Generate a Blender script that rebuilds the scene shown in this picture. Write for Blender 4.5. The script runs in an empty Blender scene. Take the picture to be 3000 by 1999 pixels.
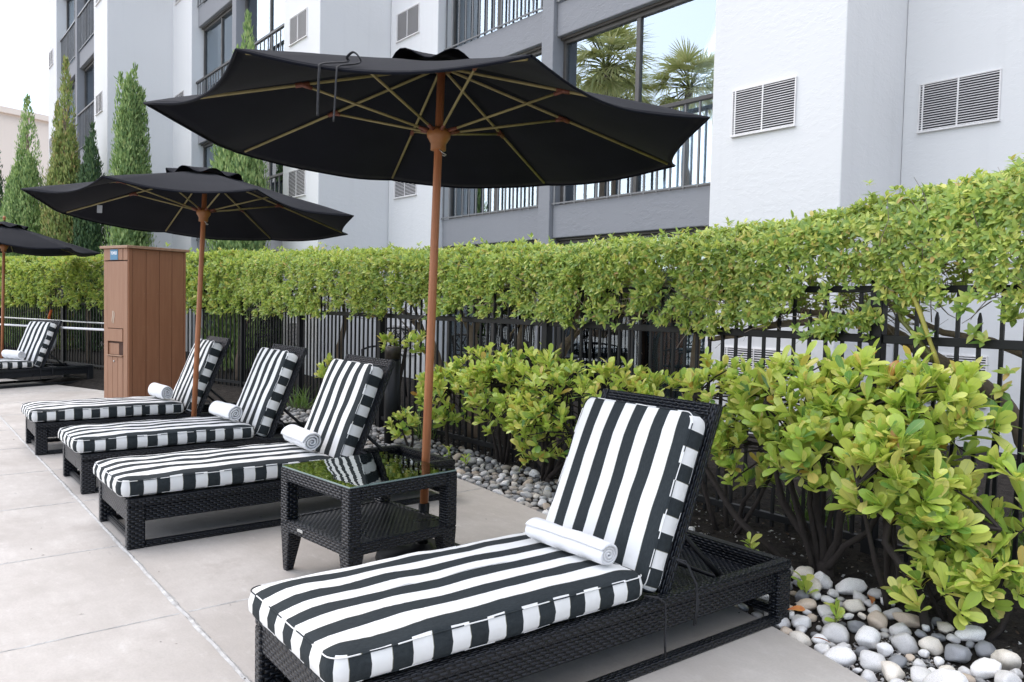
import bpy, bmesh, math, random
import numpy as np
from mathutils import Vector, Matrix, noise as mnoise
from math import sin, cos, pi, radians, sqrt

random.seed(7); RNG = np.random.default_rng(7)
S = bpy.context.scene
COL = S.collection
PI = pi

# ------------------------------------------------------------------ materials
def nodes_of(m):
    m.use_nodes = True
    return m.node_tree.nodes, m.node_tree.links

def N(nt, kind, **kw):
    n = nt.nodes.new(kind)
    for k, v in kw.items():
        if k in n.inputs.keys():
            n.inputs[k].default_value = v
        else:
            setattr(n, k, v)
    return n

def math_n(nt, op, a, b=None, c=None, clamp=False):
    n = nt.nodes.new('ShaderNodeMath'); n.operation = op; n.use_clamp = clamp
    for i, v in enumerate((a, b, c)):
        if v is None: continue
        if isinstance(v, (int, float)): n.inputs[i].default_value = v
        else: nt.links.new(v, n.inputs[i])
    return n.outputs[0]

def mixc(nt, fac, a, b, blend='MIX'):
    n = nt.nodes.new('ShaderNodeMix'); n.data_type = 'RGBA'; n.blend_type = blend
    for idx, v in ((0, fac), (6, a), (7, b)):
        if isinstance(v, (int, float)): n.inputs[idx].default_value = v
        elif isinstance(v, (tuple, list)): n.inputs[idx].default_value = (*v[:3], 1)
        else: nt.links.new(v, n.inputs[idx])
    return n.outputs[2]

def ramp(nt, fac, stops, interp='LINEAR'):
    n = nt.nodes.new('ShaderNodeValToRGB'); n.color_ramp.interpolation = interp
    e = n.color_ramp.elements
    while len(e) < len(stops): e.new(0.5)
    for i, (p, c) in enumerate(stops):
        e[i].position = p; e[i].color = (*c[:3], 1) if len(c) > 1 else (c[0],) * 3 + (1,)
    nt.links.new(fac, n.inputs[0])
    return n.outputs[0]

def noise_n(nt, vec, scale, detail=4, rough=.55, out=0):
    n = nt.nodes.new('ShaderNodeTexNoise'); n.inputs['Scale'].default_value = scale
    n.inputs['Detail'].default_value = detail; n.inputs['Roughness'].default_value = rough
    if vec is not None: nt.links.new(vec, n.inputs['Vector'])
    return n.outputs[out]

def bump_n(nt, h, strength, dist, normal=None):
    n = nt.nodes.new('ShaderNodeBump'); n.inputs['Strength'].default_value = strength
    n.inputs['Distance'].default_value = dist
    nt.links.new(h, n.inputs['Height'])
    if normal is not None: nt.links.new(normal, n.inputs['Normal'])
    return n.outputs[0]

def base_mat(name, color=(.5,.5,.5), rough=.6, spec=.5, metal=0.0):
    m = bpy.data.materials.new(name); m.use_nodes = True
    b = m.node_tree.nodes['Principled BSDF']
    b.inputs['Base Color'].default_value = (*color, 1); b.inputs['Roughness'].default_value = rough
    b.inputs['Specular IOR Level'].default_value = spec; b.inputs['Metallic'].default_value = metal
    return m, m.node_tree, b

def coords(nt, which='Object'):
    return nt.nodes.new('ShaderNodeTexCoord').outputs[which]
def geo_pos(nt):
    return nt.nodes.new('ShaderNodeNewGeometry').outputs['Position']
def mapv(nt, vec, scale=(1,1,1)):
    n = nt.nodes.new('ShaderNodeMapping'); n.inputs['Scale'].default_value = scale
    nt.links.new(vec, n.inputs['Vector']); return n.outputs[0]

def noisy_mat(name, c1, c2, scale=5, rough=.6, bump=0, bscale=40, bdist=.004, spec=.4, stretch=(1,1,1), detail=5, world=False, metal=0):
    m, nt, b = base_mat(name, c1, rough, spec, metal)
    v = geo_pos(nt) if world else coords(nt)
    v = mapv(nt, v, stretch)
    f = noise_n(nt, v, scale, detail, .6)
    f = ramp(nt, f, [(.3, (0,)), (.7, (1,))])
    nt.links.new(mixc(nt, f, c1, c2), b.inputs['Base Color'])
    if bump:
        h = noise_n(nt, v, bscale, 4, .6)
        nt.links.new(bump_n(nt, h, bump, bdist), b.inputs['Normal'])
    return m

def make_wicker(name, rowh=.0132, bw=.038, col=(.0065,.0085,.0135)):
    m, nt, b = base_mat(name, col, .30, .42)
    uv = nt.nodes.new('ShaderNodeUVMap').outputs[0]
    sep = nt.nodes.new('ShaderNodeSeparateXYZ'); nt.links.new(uv, sep.inputs[0])
    u, v = sep.outputs[0], sep.outputs[1]
    r = math_n(nt, 'DIVIDE', v, rowh)
    row = math_n(nt, 'FLOOR', r)
    fv = math_n(nt, 'FRACT', r)
    off = math_n(nt, 'MULTIPLY', math_n(nt, 'PINGPONG', row, 1), .5)
    fu = math_n(nt, 'FRACT', math_n(nt, 'ADD', math_n(nt, 'DIVIDE', u, bw), off))
    sv = math_n(nt, 'POWER', math_n(nt, 'SINE', math_n(nt, 'MULTIPLY', fv, pi)), .45)
    su = math_n(nt, 'POWER', math_n(nt, 'SINE', math_n(nt, 'MULTIPLY', fu, pi)), .5)
    h = math_n(nt, 'MULTIPLY', sv, su)
    nt.links.new(bump_n(nt, h, 1.0, .009), b.inputs['Normal'])
    wv = noise_n(nt, coords(nt), 9, 3)
    c = mixc(nt, h, (.002,.002,.0025), mixc(nt, wv, (col[0]*.8,col[1]*.8,col[2]*.8), (col[0]*1.7,col[1]*1.8,col[2]*1.9)))  # shade between the strands put into the colour, gaps near black
    nt.links.new(c, b.inputs['Base Color'])
    rg = math_n(nt, 'ADD', math_n(nt, 'MULTIPLY', wv, .20), .20)
    nt.links.new(rg, b.inputs['Roughness'])
    return m

def make_stripe(name, pitch=.068, white=(.80,.80,.79), dark=(.022,.027,.030)):
    m, nt, b = base_mat(name, white, .85, .2)
    uv = nt.nodes.new('ShaderNodeUVMap').outputs[0]
    sep = nt.nodes.new('ShaderNodeSeparateXYZ'); nt.links.new(uv, sep.inputs[0])
    ob = coords(nt)
    wob = math_n(nt, 'MULTIPLY', math_n(nt, 'SUBTRACT', noise_n(nt, ob, 6, 2), .5), .006)
    s = math_n(nt, 'FRACT', math_n(nt, 'DIVIDE', math_n(nt, 'ADD', sep.outputs[0], wob), pitch*2))
    f = math_n(nt, 'GREATER_THAN', s, .5)
    # thin olive selvedge line at stripe edges
    e1 = math_n(nt, 'LESS_THAN', math_n(nt, 'ABSOLUTE', math_n(nt, 'SUBTRACT', s, .5)), .012)
    heather = noise_n(nt, mapv(nt, ob, (260, 60, 60)), 1, 3, .7)
    dk = mixc(nt, heather, (dark[0]*.6,dark[1]*.6,dark[2]*.6), (dark[0]*1.9,dark[1]*1.9,dark[2]*1.9))
    soil = noise_n(nt, ob, 7, 4)
    wt = mixc(nt, ramp(nt, soil, [(.45,(0,)),(.75,(1,))]), white, (.74,.735,.72))
    c = mixc(nt, f, wt, dk)
    c = mixc(nt, math_n(nt, 'MULTIPLY', e1, .55), c, (.13,.12,.06))
    nt.links.new(c, b.inputs['Base Color'])
    weave = noise_n(nt, ob, 420, 1)
    wr = noise_n(nt, ob, 11, 3, .5)
    nrm = bump_n(nt, wr, .35, .02)
    nt.links.new(bump_n(nt, weave, .25, .001, nrm), b.inputs['Normal'])
    return m

def make_leaf(name, stops, rough=.42, trans=.22, tint=(.35,.55,.05), vein=True, patch=0.0):
    m, nt, b = base_mat(name, (.1,.2,.04), rough, .5)
    g = nt.nodes.new('ShaderNodeNewGeometry')
    c = ramp(nt, g.outputs['Random Per Island'], stops)
    if patch:
        big = noise_n(nt, g.outputs['Position'], 2.2, 3)
        c = mixc(nt, ramp(nt, big, [(.42,(0,)),(.62,(patch,))]), c, mixc(nt, .5, c, (.17,.16,.05)))
    if vein:
        uv = nt.nodes.new('ShaderNodeUVMap').outputs[0]
        sep = nt.nodes.new('ShaderNodeSeparateXYZ'); nt.links.new(uv, sep.inputs[0])
        d = math_n(nt, 'ABSOLUTE', sep.outputs[1])
        mid = math_n(nt, 'LESS_THAN', d, .07)
        c = mixc(nt, math_n(nt, 'MULTIPLY', mid, .45), c, (.42,.5,.16))
    nt.links.new(c, b.inputs['Base Color'])
    t = nt.nodes.new('ShaderNodeBsdfTranslucent')
    tc = mixc(nt, .5, c, tint, 'MIX')
    nt.links.new(tc, t.inputs['Color'])
    mx = nt.nodes.new('ShaderNodeMixShader'); mx.inputs[0].default_value = trans
    nt.links.new(b.outputs[0], mx.inputs[1]); nt.links.new(t.outputs[0], mx.inputs[2])
    nt.links.new(mx.outputs[0], nt.nodes['Material Output'].inputs[0])
    return m

def make_bark(name, c1, c2, scale=30):
    m, nt, b = base_mat(name, c1, .9, .2)
    v = mapv(nt, coords(nt), (1,1,.35))
    f = noise_n(nt, v, scale, 6, .7)
    nt.links.new(mixc(nt, f, c1, c2), b.inputs['Base Color'])
    nt.links.new(bump_n(nt, f, .9, .012), b.inputs['Normal'])
    return m

M = {}
M['wicker'] = make_wicker('black_wicker')
M['wicker_big'] = make_wicker('black_wicker_wide', .016, .028, (.0065,.0085,.0135))
M['stripe'] = make_stripe('striped_canvas')
M['welt'] = make_stripe('striped_piping', .115)
M['black_metal'] = noisy_mat('black_painted_metal', (.0055,.006,.0075), (.010,.011,.013), 6, .48, .15, 90, .001, .28)
M['bronze'] = noisy_mat('bronze_metal', (.035,.028,.022), (.06,.05,.04), 14, .38, 0, spec=.5, metal=.4, stretch=(6,6,.4))
M['towel'] = noisy_mat('white_terry', (.86,.86,.87), (.80,.80,.82), 12, .95, .8, 260, .003, .1)
M['cord'] = noisy_mat('black_cord', (.014,.015,.017), (.03,.03,.034), 60, .7)
M['cloth'] = noisy_mat('black_canvas', (.0058,.0066,.0105), (.0085,.0096,.0142), 4, .9, .25, 300, .0015, .10)
M['cloth'].node_tree.nodes['Principled BSDF'].inputs['Sheen Weight'].default_value = .035
M['cloth'].node_tree.nodes['Principled BSDF'].inputs['Sheen Roughness'].default_value = .45
M['teak'] = noisy_mat('red_brown_wood', (.34,.118,.046), (.47,.19,.085), 3, .42, .3, 60, .002, .4, (22,22,1.2))
M['teak_dark'] = noisy_mat('dark_red_wood', (.10,.030,.016), (.17,.055,.028), 8, .5, .2, 60, .001, .4, (10,10,2))
M['hub'] = noisy_mat('tan_resin', (.33,.14,.045), (.26,.10,.03), 12, .38)
M['rib'] = noisy_mat('olive_rod', (.20,.165,.062), (.28,.235,.10), 10, .5)
M['tin'] = noisy_mat('pale_metal', (.45,.45,.43), (.6,.6,.58), 20, .4, metal=.6)
M['white_plastic'] = noisy_mat('white_plastic', (.75,.75,.76), (.7,.7,.72), 8, .4)
M['orange'] = noisy_mat('orange_rope', (.65,.14,.03), (.5,.1,.02), 30, .7)
M['soft_white'] = noisy_mat('white_tag', (.6,.64,.68), (.5,.55,.6), 30, .7)

def make_concrete():
    m, nt, b = base_mat('patio_concrete', (.45,.43,.41), .72, .3)
    p = geo_pos(nt)
    big = noise_n(nt, p, 1.3, 6, .65)
    mid = noise_n(nt, mapv(nt, p, (1,2.2,1)), 6, 6, .7)
    fine = noise_n(nt, p, 90, 3, .6)
    c = mixc(nt, ramp(nt, big, [(.34,(0,)),(.66,(1,))]), (.40,.368,.335), (.545,.515,.48))
    c = mixc(nt, ramp(nt, mid, [(.35,(.35,)),(.65,(0,))]), c, (.40,.37,.345))
    c = mixc(nt, ramp(nt, mid, [(.60,(0,)),(.75,(.35,))]), c, (.66,.65,.64))
    c = mixc(nt, ramp(nt, fine, [(.3,(.18,)),(.6,(0,))]), c, (.27,.255,.24))
    # scattered dark spots and scuffs
    vo = nt.nodes.new('ShaderNodeTexVoronoi'); vo.inputs['Scale'].default_value = 3.1
    nt.links.new(mapv(nt, p, (1.0,1.7,1)), vo.inputs['Vector'])
    st2 = noise_n(nt, mapv(nt, p, (1,1,1)), 2.7, 8, .72)
    c = mixc(nt, ramp(nt, st2, [(.56,(0,)),(.66,(.30,))]), c, (.33,.295,.265))
    c = mixc(nt, ramp(nt, st2, [(.30,(.28,)),(.40,(0,))]), c, (.66,.655,.65))
    sp = ramp(nt, vo.outputs['Distance'], [(.020,(.75,)),(.034,(0,))])
    c = mixc(nt, sp, c, (.12,.115,.11))
    vl = nt.nodes.new('ShaderNodeTexVoronoi'); vl.inputs['Scale'].default_value = 2.0
    nt.links.new(mapv(nt, p, (.8,3.2,1)), vl.inputs['Vector'])
    sl = ramp(nt, vl.outputs['Distance'], [(.03,(.4,)),(.075,(0,))])
    c = mixc(nt, sl, c, (.24,.225,.21))
    nt.links.new(c, b.inputs['Base Color'])
    h = math_n(nt, 'ADD', math_n(nt, 'MULTIPLY', fine, .4), mid)
    nt.links.new(bump_n(nt, h, .22, .006), b.inputs['Normal'])
    nt.links.new(ramp(nt, mid, [(.3,(.85,)),(.7,(.55,))]), b.inputs['Roughness'])
    return m
M['concrete'] = make_concrete()
M['mortar'] = noisy_mat('pale_joint_filler', (.60,.60,.585), (.34,.33,.32), 16, .9, .8, 60, .01, .2, world=True, detail=6)
M['joint'] = noisy_mat('dark_joint', (.20,.185,.17), (.32,.30,.28), 12, .9, world=True)

def make_soil():
    m, nt, b = base_mat('garden_soil', (.03,.025,.022), .95, .15)
    p = geo_pos(nt)
    a = noise_n(nt, p, 14, 6, .75); f = noise_n(nt, p, 70, 4, .7)
    c = mixc(nt, ramp(nt, a, [(.35,(0,)),(.7,(1,))]), (.016,.014,.013), (.060,.052,.046))
    c = mixc(nt, ramp(nt, f, [(.62,(0,)),(.72,(.75,))]), c, (.17,.14,.115))
    nt.links.new(c, b.inputs['Base Color'])
    h = math_n(nt, 'ADD', a, math_n(nt, 'MULTIPLY', f, .6))
    nt.links.new(bump_n(nt, h, 1.0, .03), b.inputs['Normal'])
    return m
M['soil'] = make_soil()
M['ground'] = noisy_mat('distant_ground', (.33,.31,.29), (.26,.25,.23), .2, .9, world=True)

def make_stucco(name, c1, c2, bump=.5, dist=.012):
    m, nt, b = base_mat(name, c1, .85, .2)
    p = geo_pos(nt)
    big = noise_n(nt, p, .5, 4)
    c = mixc(nt, big, c1, c2)
    streak = noise_n(nt, mapv(nt, p, (3,3,.18)), 2.2, 5, .6)
    c = mixc(nt, ramp(nt, streak, [(.55,(0,)),(.8,(.25,))]), c, tuple(x*.86 for x in c2))
    nt.links.new(c, b.inputs['Base Color'])
    a = noise_n(nt, mapv(nt, p, (1,1,1.7)), 9, 5, .6)
    s = noise_n(nt, p, 45, 3, .6)
    ridg = ramp(nt, a, [(.48,(0,)),(.56,(1,)),(.70,(.7,))])
    h = math_n(nt, 'ADD', ridg, math_n(nt, 'MULTIPLY', s, .35))
    mod = ramp(nt, noise_n(nt, p, 1.1, 3), [(.35,(.15,)),(.65,(1,))])
    h = math_n(nt, 'MULTIPLY', h, mod)
    nt.links.new(bump_n(nt, h, bump, dist), b.inputs['Normal'])
    return m
M['stucco'] = make_stucco('white_stucco', (.735,.735,.735), (.70,.70,.70), .16, .010)
M['grey_paint'] = make_stucco('grey_painted_plaster', (.275,.28,.298), (.255,.26,.276), .35, .008)
M['beige_wall'] = make_stucco('beige_wall', (.86,.74,.64), (.82,.70,.60), .1)
M['frame'] = noisy_mat('bronze_window_frame', (.07,.064,.058), (.10,.092,.085), 5, .45, spec=.4)
M['rail'] = noisy_mat('grey_rail', (.15,.15,.155), (.20,.20,.20), 5, .45)
M['rail_top'] = noisy_mat('dark_rail_cap', (.045,.040,.038), (.06,.055,.05), 5, .4)
M['dark'] = noisy_mat('dark_interior', (.012,.013,.015), (.02,.02,.022), 3, .9)
M['vent_dark'] = noisy_mat('vent_shade_sheet', (.03,.027,.03), (.05,.045,.05), 20, .9)
M['vent'] = noisy_mat('vent_slats', (.80,.78,.77), (.70,.68,.67), 6, .5)

def make_curtain():
    m, nt, b = base_mat('pleated_curtain', (.42,.42,.43), .9, .1)
    p = geo_pos(nt)
    w = nt.nodes.new('ShaderNodeTexWave'); w.inputs['Scale'].default_value = 2.2; w.inputs['Distortion'].default_value = 2.0
    nt.links.new(mapv(nt, p, (1,.2,.03)), w.inputs['Vector'])
    nt.links.new(mixc(nt, w.outputs['Fac'], (.52,.52,.53), (.74,.74,.75)), b.inputs['Base Color'])
    return m
M['curtain'] = make_curtain()

def make_glass(name, tint=(.9,.95,1.0), refl=.62, trans=(.75,.8,.82)):
    m = bpy.data.materials.new(name); m.use_nodes = True; nt = m.node_tree
    nt.nodes.remove(nt.nodes['Principled BSDF'])
    g = nt.nodes.new('ShaderNodeBsdfGlossy'); g.inputs['Roughness'].default_value = .0; g.inputs['Color'].default_value = (*tint,1)
    t = nt.nodes.new('ShaderNodeBsdfTransparent'); t.inputs['Color'].default_value = (*trans,1)
    lw = nt.nodes.new('ShaderNodeFresnel'); lw.inputs['IOR'].default_value = 1.5
    f = math_n(nt, 'ADD', math_n(nt, 'MULTIPLY', lw.outputs[0], 1-refl), refl, clamp=True)
    p = geo_pos(nt)
    h = noise_n(nt, p, .9, 2)
    nrm = bump_n(nt, h, .06, .05)
    nt.links.new(nrm, g.inputs['Normal'])
    mx = nt.nodes.new('ShaderNodeMixShader')
    nt.links.new(f, mx.inputs[0]); nt.links.new(t.outputs[0], mx.inputs[1]); nt.links.new(g.outputs[0], mx.inputs[2])
    nt.links.new(mx.outputs[0], nt.nodes['Material Output'].inputs[0])
    return m
M['glass'] = make_glass('mirror_window_glass', (.80,.90,.98), .37, (.94,.96,.97))
M['glass_dark'] = make_glass('ground_floor_glass', (.75,.85,.9), .22, (.55,.62,.64))

def make_table_glass():
    m = bpy.data.materials.new('table_glass'); m.use_nodes = True; nt = m.node_tree
    nt.nodes.remove(nt.nodes['Principled BSDF'])
    g = nt.nodes.new('ShaderNodeBsdfGlossy'); g.inputs['Roughness'].default_value = .004; g.inputs['Color'].default_value = (.92,.97,.95,1)
    t = nt.nodes.new('ShaderNodeBsdfTransparent'); t.inputs['Color'].default_value = (.36,.40,.38,1)
    lw = nt.nodes.new('ShaderNodeFresnel'); lw.inputs['IOR'].default_value = 1.75
    f = math_n(nt, 'ADD', math_n(nt, 'MULTIPLY', lw.outputs[0], .8), .17, clamp=True)
    h = noise_n(nt, geo_pos(nt), 7, 2)
    nt.links.new(bump_n(nt, h, .035, .02), g.inputs['Normal'])
    mx = nt.nodes.new('ShaderNodeMixShader')
    nt.links.new(f, mx.inputs[0]); nt.links.new(t.outputs[0], mx.inputs[1]); nt.links.new(g.outputs[0], mx.inputs[2])
    nt.links.new(mx.outputs[0], nt.nodes['Material Output'].inputs[0])
    return m
M['table_glass'] = make_table_glass()
M['glass_edge'] = noisy_mat('green_glass_edge', (.20,.27,.25), (.3,.37,.34), 9, .2)

M['wood_board'] = noisy_mat('brown_cabinet_board', (.235,.100,.052), (.28,.128,.068), 4, .55, .12, 60, .001, .35, (9,9,.7))
M['wood_front'] = noisy_mat('lit_front_board', (.265,.135,.080), (.31,.168,.102), 4, .55, .12, 60, .001, .35, (9,9,.7))  # cabinet front paler than the sides, its stronger light put into the colour
M['wood_dark'] = noisy_mat('dark_groove', (.05,.022,.013), (.07,.03,.02), 9, .8)
M['wood_lid'] = noisy_mat('pale_brown_lid', (.33,.20,.13), (.27,.15,.09), 4, .5, stretch=(6,6,2))
M['blue'] = noisy_mat('blue_sign', (.045,.17,.29), (.055,.19,.32), 9, .4)
M['paint_white'] = noisy_mat('white_lettering', (.8,.82,.83), (.76,.78,.8), 9, .5)
M['cream'] = noisy_mat('cream_emblem', (.75,.68,.58), (.7,.62,.5), 9, .5)

M['laurel'] = make_leaf('laurel_leaf', [(0,(.16,.34,.07)),(.07,(.08,.21,.06)),(.14,(.36,.54,.09)),(.45,(.52,.65,.12)),(.75,(.66,.71,.17)),(.94,(.76,.69,.22)),(.985,(.60,.42,.09)),(1,(.34,.09,.03))], .30, .34, (.66,.75,.14))
M['hedge'] = make_leaf('hedge_leaf', [(0,(.10,.22,.05)),(.2,(.22,.36,.085)),(.55,(.40,.53,.115)),(.85,(.58,.65,.15)),(.96,(.64,.58,.16)),(1,(.50,.30,.12))], .36, .36, (.62,.72,.13), patch=.28)
M['cypress'] = make_leaf('cypress_spray', [(0,(.12,.21,.08)),(.4,(.28,.41,.15)),(.8,(.43,.56,.21)),(1,(.52,.60,.25))], .7, .25, (.2,.35,.06), vein=False)
M['cypress_olive'] = make_leaf('olive_cypress_spray', [(0,(.12,.18,.06)),(.4,(.27,.34,.10)),(.75,(.40,.46,.14)),(.92,(.42,.35,.14)),(1,(.46,.27,.12))], .7, .25, (.25,.32,.06), vein=False)
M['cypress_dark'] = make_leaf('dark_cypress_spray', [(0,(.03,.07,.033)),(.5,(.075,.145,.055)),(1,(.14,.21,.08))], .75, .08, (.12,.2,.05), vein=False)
M['palm'] = make_leaf('palm_leaf', [(0,(.40,.45,.20)),(.5,(.55,.57,.26)),(1,(.72,.66,.34))], .5, .45, (.6,.6,.2), vein=False)
M['grass'] = make_leaf('grass_blade', [(0,(.06,.14,.03)),(1,(.16,.25,.05))], .5, .2, vein=False)
M['bark_hedge'] = make_bark('hedge_bark', (.10,.075,.055), (.30,.235,.18))
M['bark_dark'] = make_bark('dark_shrub_bark', (.020,.017,.016), (.060,.050,.046))
M['twig'] = make_bark('grey_twig', (.16,.125,.10), (.36,.30,.25), 12)
M['bamboo'] = noisy_mat('yellow_stake', (.42,.34,.07), (.30,.30,.06), 6, .5, stretch=(1,1,3))
M['olive_stem'] = noisy_mat('olive_stem', (.16,.17,.035), (.10,.11,.03), 9, .5)
M['dry_leaf'] = noisy_mat('fallen_leaf', (.42,.10,.04), (.5,.26,.06), 30, .7)

def make_stone():
    m, nt, b = base_mat('river_stone', (.5,.5,.5), .6, .4)
    oi = nt.nodes.new('ShaderNodeObjectInfo')
    r = oi.outputs['Random']
    c = ramp(nt, r, [(0,(.66,.65,.64)),(.32,(.60,.58,.55)),(.42,(.48,.46,.44)),(.55,(.26,.265,.27)),(.66,(.14,.15,.165)),(.74,(.38,.34,.29)),(.84,(.62,.60,.57)),(.93,(.70,.69,.69)),(1,(.45,.30,.22))])
    v = coords(nt)
    o = nt.nodes.new('ShaderNodeVectorMath'); o.operation = 'ADD'
    nt.links.new(v, o.inputs[0])
    sc = nt.nodes.new('ShaderNodeVectorMath'); sc.operation = 'SCALE'; sc.inputs[0].default_value = (17,31,9)
    nt.links.new(r, sc.inputs['Scale']); nt.links.new(sc.outputs[0], o.inputs[1])
    f = noise_n(nt, o.outputs[0], 26, 6, .7)
    g = noise_n(nt, o.outputs[0], 90, 4, .7)
    c = mixc(nt, ramp(nt, f, [(.46,(0,)),(.62,(.75,))]), c, mixc(nt, .5, c, (.16,.15,.14)))
    vein = ramp(nt, noise_n(nt, mapv(nt, o.outputs[0], (1,3,1)), 14, 5, .7), [(.47,(0,)),(.5,(.7,)),(.53,(0,))])
    c = mixc(nt, math_n(nt, 'MULTIPLY', vein, .6), c, mixc(nt, .6, c, (.2,.17,.14)))
    c = mixc(nt, ramp(nt, g, [(.62,(0,)),(.75,(.5,))]), c, (.25,.24,.23))
    nt.links.new(c, b.inputs['Base Color'])
    nt.links.new(bump_n(nt, f, .35, .006), b.inputs['Normal'])
    return m
M['stone'] = make_stone()
def make_gravel():
    m, nt, b = base_mat('small_gravel', (.4,.4,.4), .7, .3)
    g = nt.nodes.new('ShaderNodeNewGeometry')
    c = ramp(nt, g.outputs['Random Per Island'], [(0,(.10,.105,.11)),(.35,(.28,.28,.28)),(.7,(.50,.49,.47)),(1,(.36,.30,.24))])
    nt.links.new(c, b.inputs['Base Color'])
    return m
M['gravel'] = make_gravel()
def make_mulch():
    m, nt, b = base_mat('bark_mulch', (.05,.03,.02), .9, .2)
    g = nt.nodes.new('ShaderNodeNewGeometry')
    c = ramp(nt, g.outputs['Random Per Island'], [(0,(.010,.008,.007)),(.6,(.035,.025,.02)),(.9,(.075,.052,.036)),(1,(.22,.17,.12))])
    nt.links.new(c, b.inputs['Base Color'])
    return m
M['mulch'] = make_mulch()

# ------------------------------------------------------------------ mesh helpers
class MB:
    def __init__(self):
        self.v = []; self.f = []; self.uv = []; self.mi = []; self.sm = []
    def add(self, verts, faces, uvs=None, mi=0, smooth=False, mat=None):
        o = len(self.v)
        if mat is not None: verts = [tuple(mat @ Vector(p)) for p in verts]
        self.v += [tuple(p) for p in verts]
        for i, f in enumerate(faces):
            self.f.append(tuple(o + k for k in f))
            self.uv.append(uvs[i] if uvs else [(0, 0)] * len(f))
            self.mi.append(mi); self.sm.append(smooth)
        return self
    def box(self, c, s, mat=None, mi=0, uvo=(0, 0)):
        cx, cy, cz = c; x, y, z = s[0]/2, s[1]/2, s[2]/2
        P = [(cx+a*x, cy+b*y, cz+d*z) for a in (-1,1) for b in (-1,1) for d in (-1,1)]
        F = [(0,1,3,2),(4,6,7,5),(0,4,5,1),(2,3,7,6),(0,2,6,4),(1,5,7,3)]
        U = []
        for k, f in enumerate(F):
            if k < 2: U.append([(P[i][1]+uvo[0], P[i][2]+uvo[1]) for i in f])
            elif k < 4: U.append([(P[i][0]+uvo[0], P[i][2]+uvo[1]) for i in f])
            else:
                if s[0] >= s[1]: U.append([(P[i][0]+uvo[0], P[i][1]+uvo[1]) for i in f])
                else: U.append([(P[i][1]+uvo[0], P[i][0]+uvo[1]) for i in f])
        return self.add(P, F, U, mi, False, mat)
    def hexa(self, P, mi=0, mat=None):
        # 8 points: bottom quad 0-3 ccw, top quad 4-7
        F = [(3,2,1,0),(4,5,6,7),(0,1,5,4),(1,2,6,5),(2,3,7,6),(3,0,4,7)]
        U = []
        for f in F:
            a, b, c = (Vector(P[f[0]]), Vector(P[f[1]]), Vector(P[f[3]]))
            e = (b-a).normalized(); n = (b-a).cross(c-a)
            g = n.normalized().cross(e) if n.length > 1e-12 else Vector((0,0,1))
            U.append([((Vector(P[i])-a).dot(e), (Vector(P[i])-a).dot(g)) for i in f])
        return self.add(P, F, U, mi, False, mat)
    def tube(self, pts, r, n=8, mi=0, mat=None, caps=True, flat=None):
        pts = [Vector(p) for p in pts]
        rs = r if isinstance(r, (list, tuple)) else [r] * len(pts)
        V = []; F = []; U = []
        t0 = (pts[1]-pts[0]).normalized()
        ref = Vector((0,0,1)) if abs(t0.z) < .9 else Vector((1,0,0))
        nx = t0.cross(ref).normalized(); L = 0; Ls = []
        for i, p in enumerate(pts):
            if i == 0: t = t0
            elif i == len(pts)-1: t = (pts[i]-pts[i-1]).normalized()
            else: t = ((pts[i+1]-pts[i]).normalized()+(pts[i]-pts[i-1]).normalized()).normalized()
            nx = (nx - t*nx.dot(t)).normalized(); ny = t.cross(nx)
            if i: L += (pts[i]-pts[i-1]).length
            Ls.append(L)
            for k in range(n):
                a = 2*pi*k/n
                V.append(p + nx*cos(a)*rs[i] + ny*sin(a)*rs[i]*(flat or 1))
        for i in range(len(pts)-1):
            for k in range(n):
                k2 = (k+1) % n
                F.append((i*n+k, i*n+k2, (i+1)*n+k2, (i+1)*n+k))
                c = 2*pi*rs[i]
                U.append([(Ls[i], c*k/n), (Ls[i], c*(k+1)/n), (Ls[i+1], c*(k+1)/n), (Ls[i+1], c*k/n)])
        if caps:
            F.append(tuple(range(n-1, -1, -1))); U.append([(0,0)]*n)
            F.append(tuple((len(pts)-1)*n+k for k in range(n))); U.append([(0,0)]*n)
        return self.add(V, F, U, mi, True, mat)
    def lathe(self, prof, n=24, mi=0, mat=None):
        V = []; F = []
        for r, z in prof:
            for k in range(n):
                a = 2*pi*k/n; V.append((r*cos(a), r*sin(a), z))
        for i in range(len(prof)-1):
            for k in range(n):
                k2 = (k+1) % n
                F.append((i*n+k, i*n+k2, (i+1)*n+k2, (i+1)*n+k))
        F.append(tuple(range(n-1,-1,-1))); F.append(tuple((len(prof)-1)*n+k for k in range(n)))
        return self.add(V, F, None, mi, True, mat)
    def build(self, name, mats, parent=None, bevel=0, loc=None, autosmooth=True):
        me = bpy.data.meshes.new(name)
        me.from_pydata(self.v, [], self.f); 
        ul = me.uv_layers.new(name='UVMap')
        flat = np.array([c for u in self.uv for c in u], dtype=np.float32).ravel()
        ul.data.foreach_set('uv', flat)
        me.polygons.foreach_set('material_index', self.mi)
        me.polygons.foreach_set('use_smooth', self.sm)
        for m in (mats if isinstance(mats, (list, tuple)) else [mats]): me.materials.append(m)
        me.update()
        o = bpy.data.objects.new(name, me); COL.objects.link(o)
        if parent: o.parent = parent
        if loc: o.location = loc
        if bevel:
            b = o.modifiers.new('bevel', 'BEVEL'); b.width = bevel; b.segments = 2; b.limit_method = 'ANGLE'; b.angle_limit = radians(40)
        return o

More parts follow.
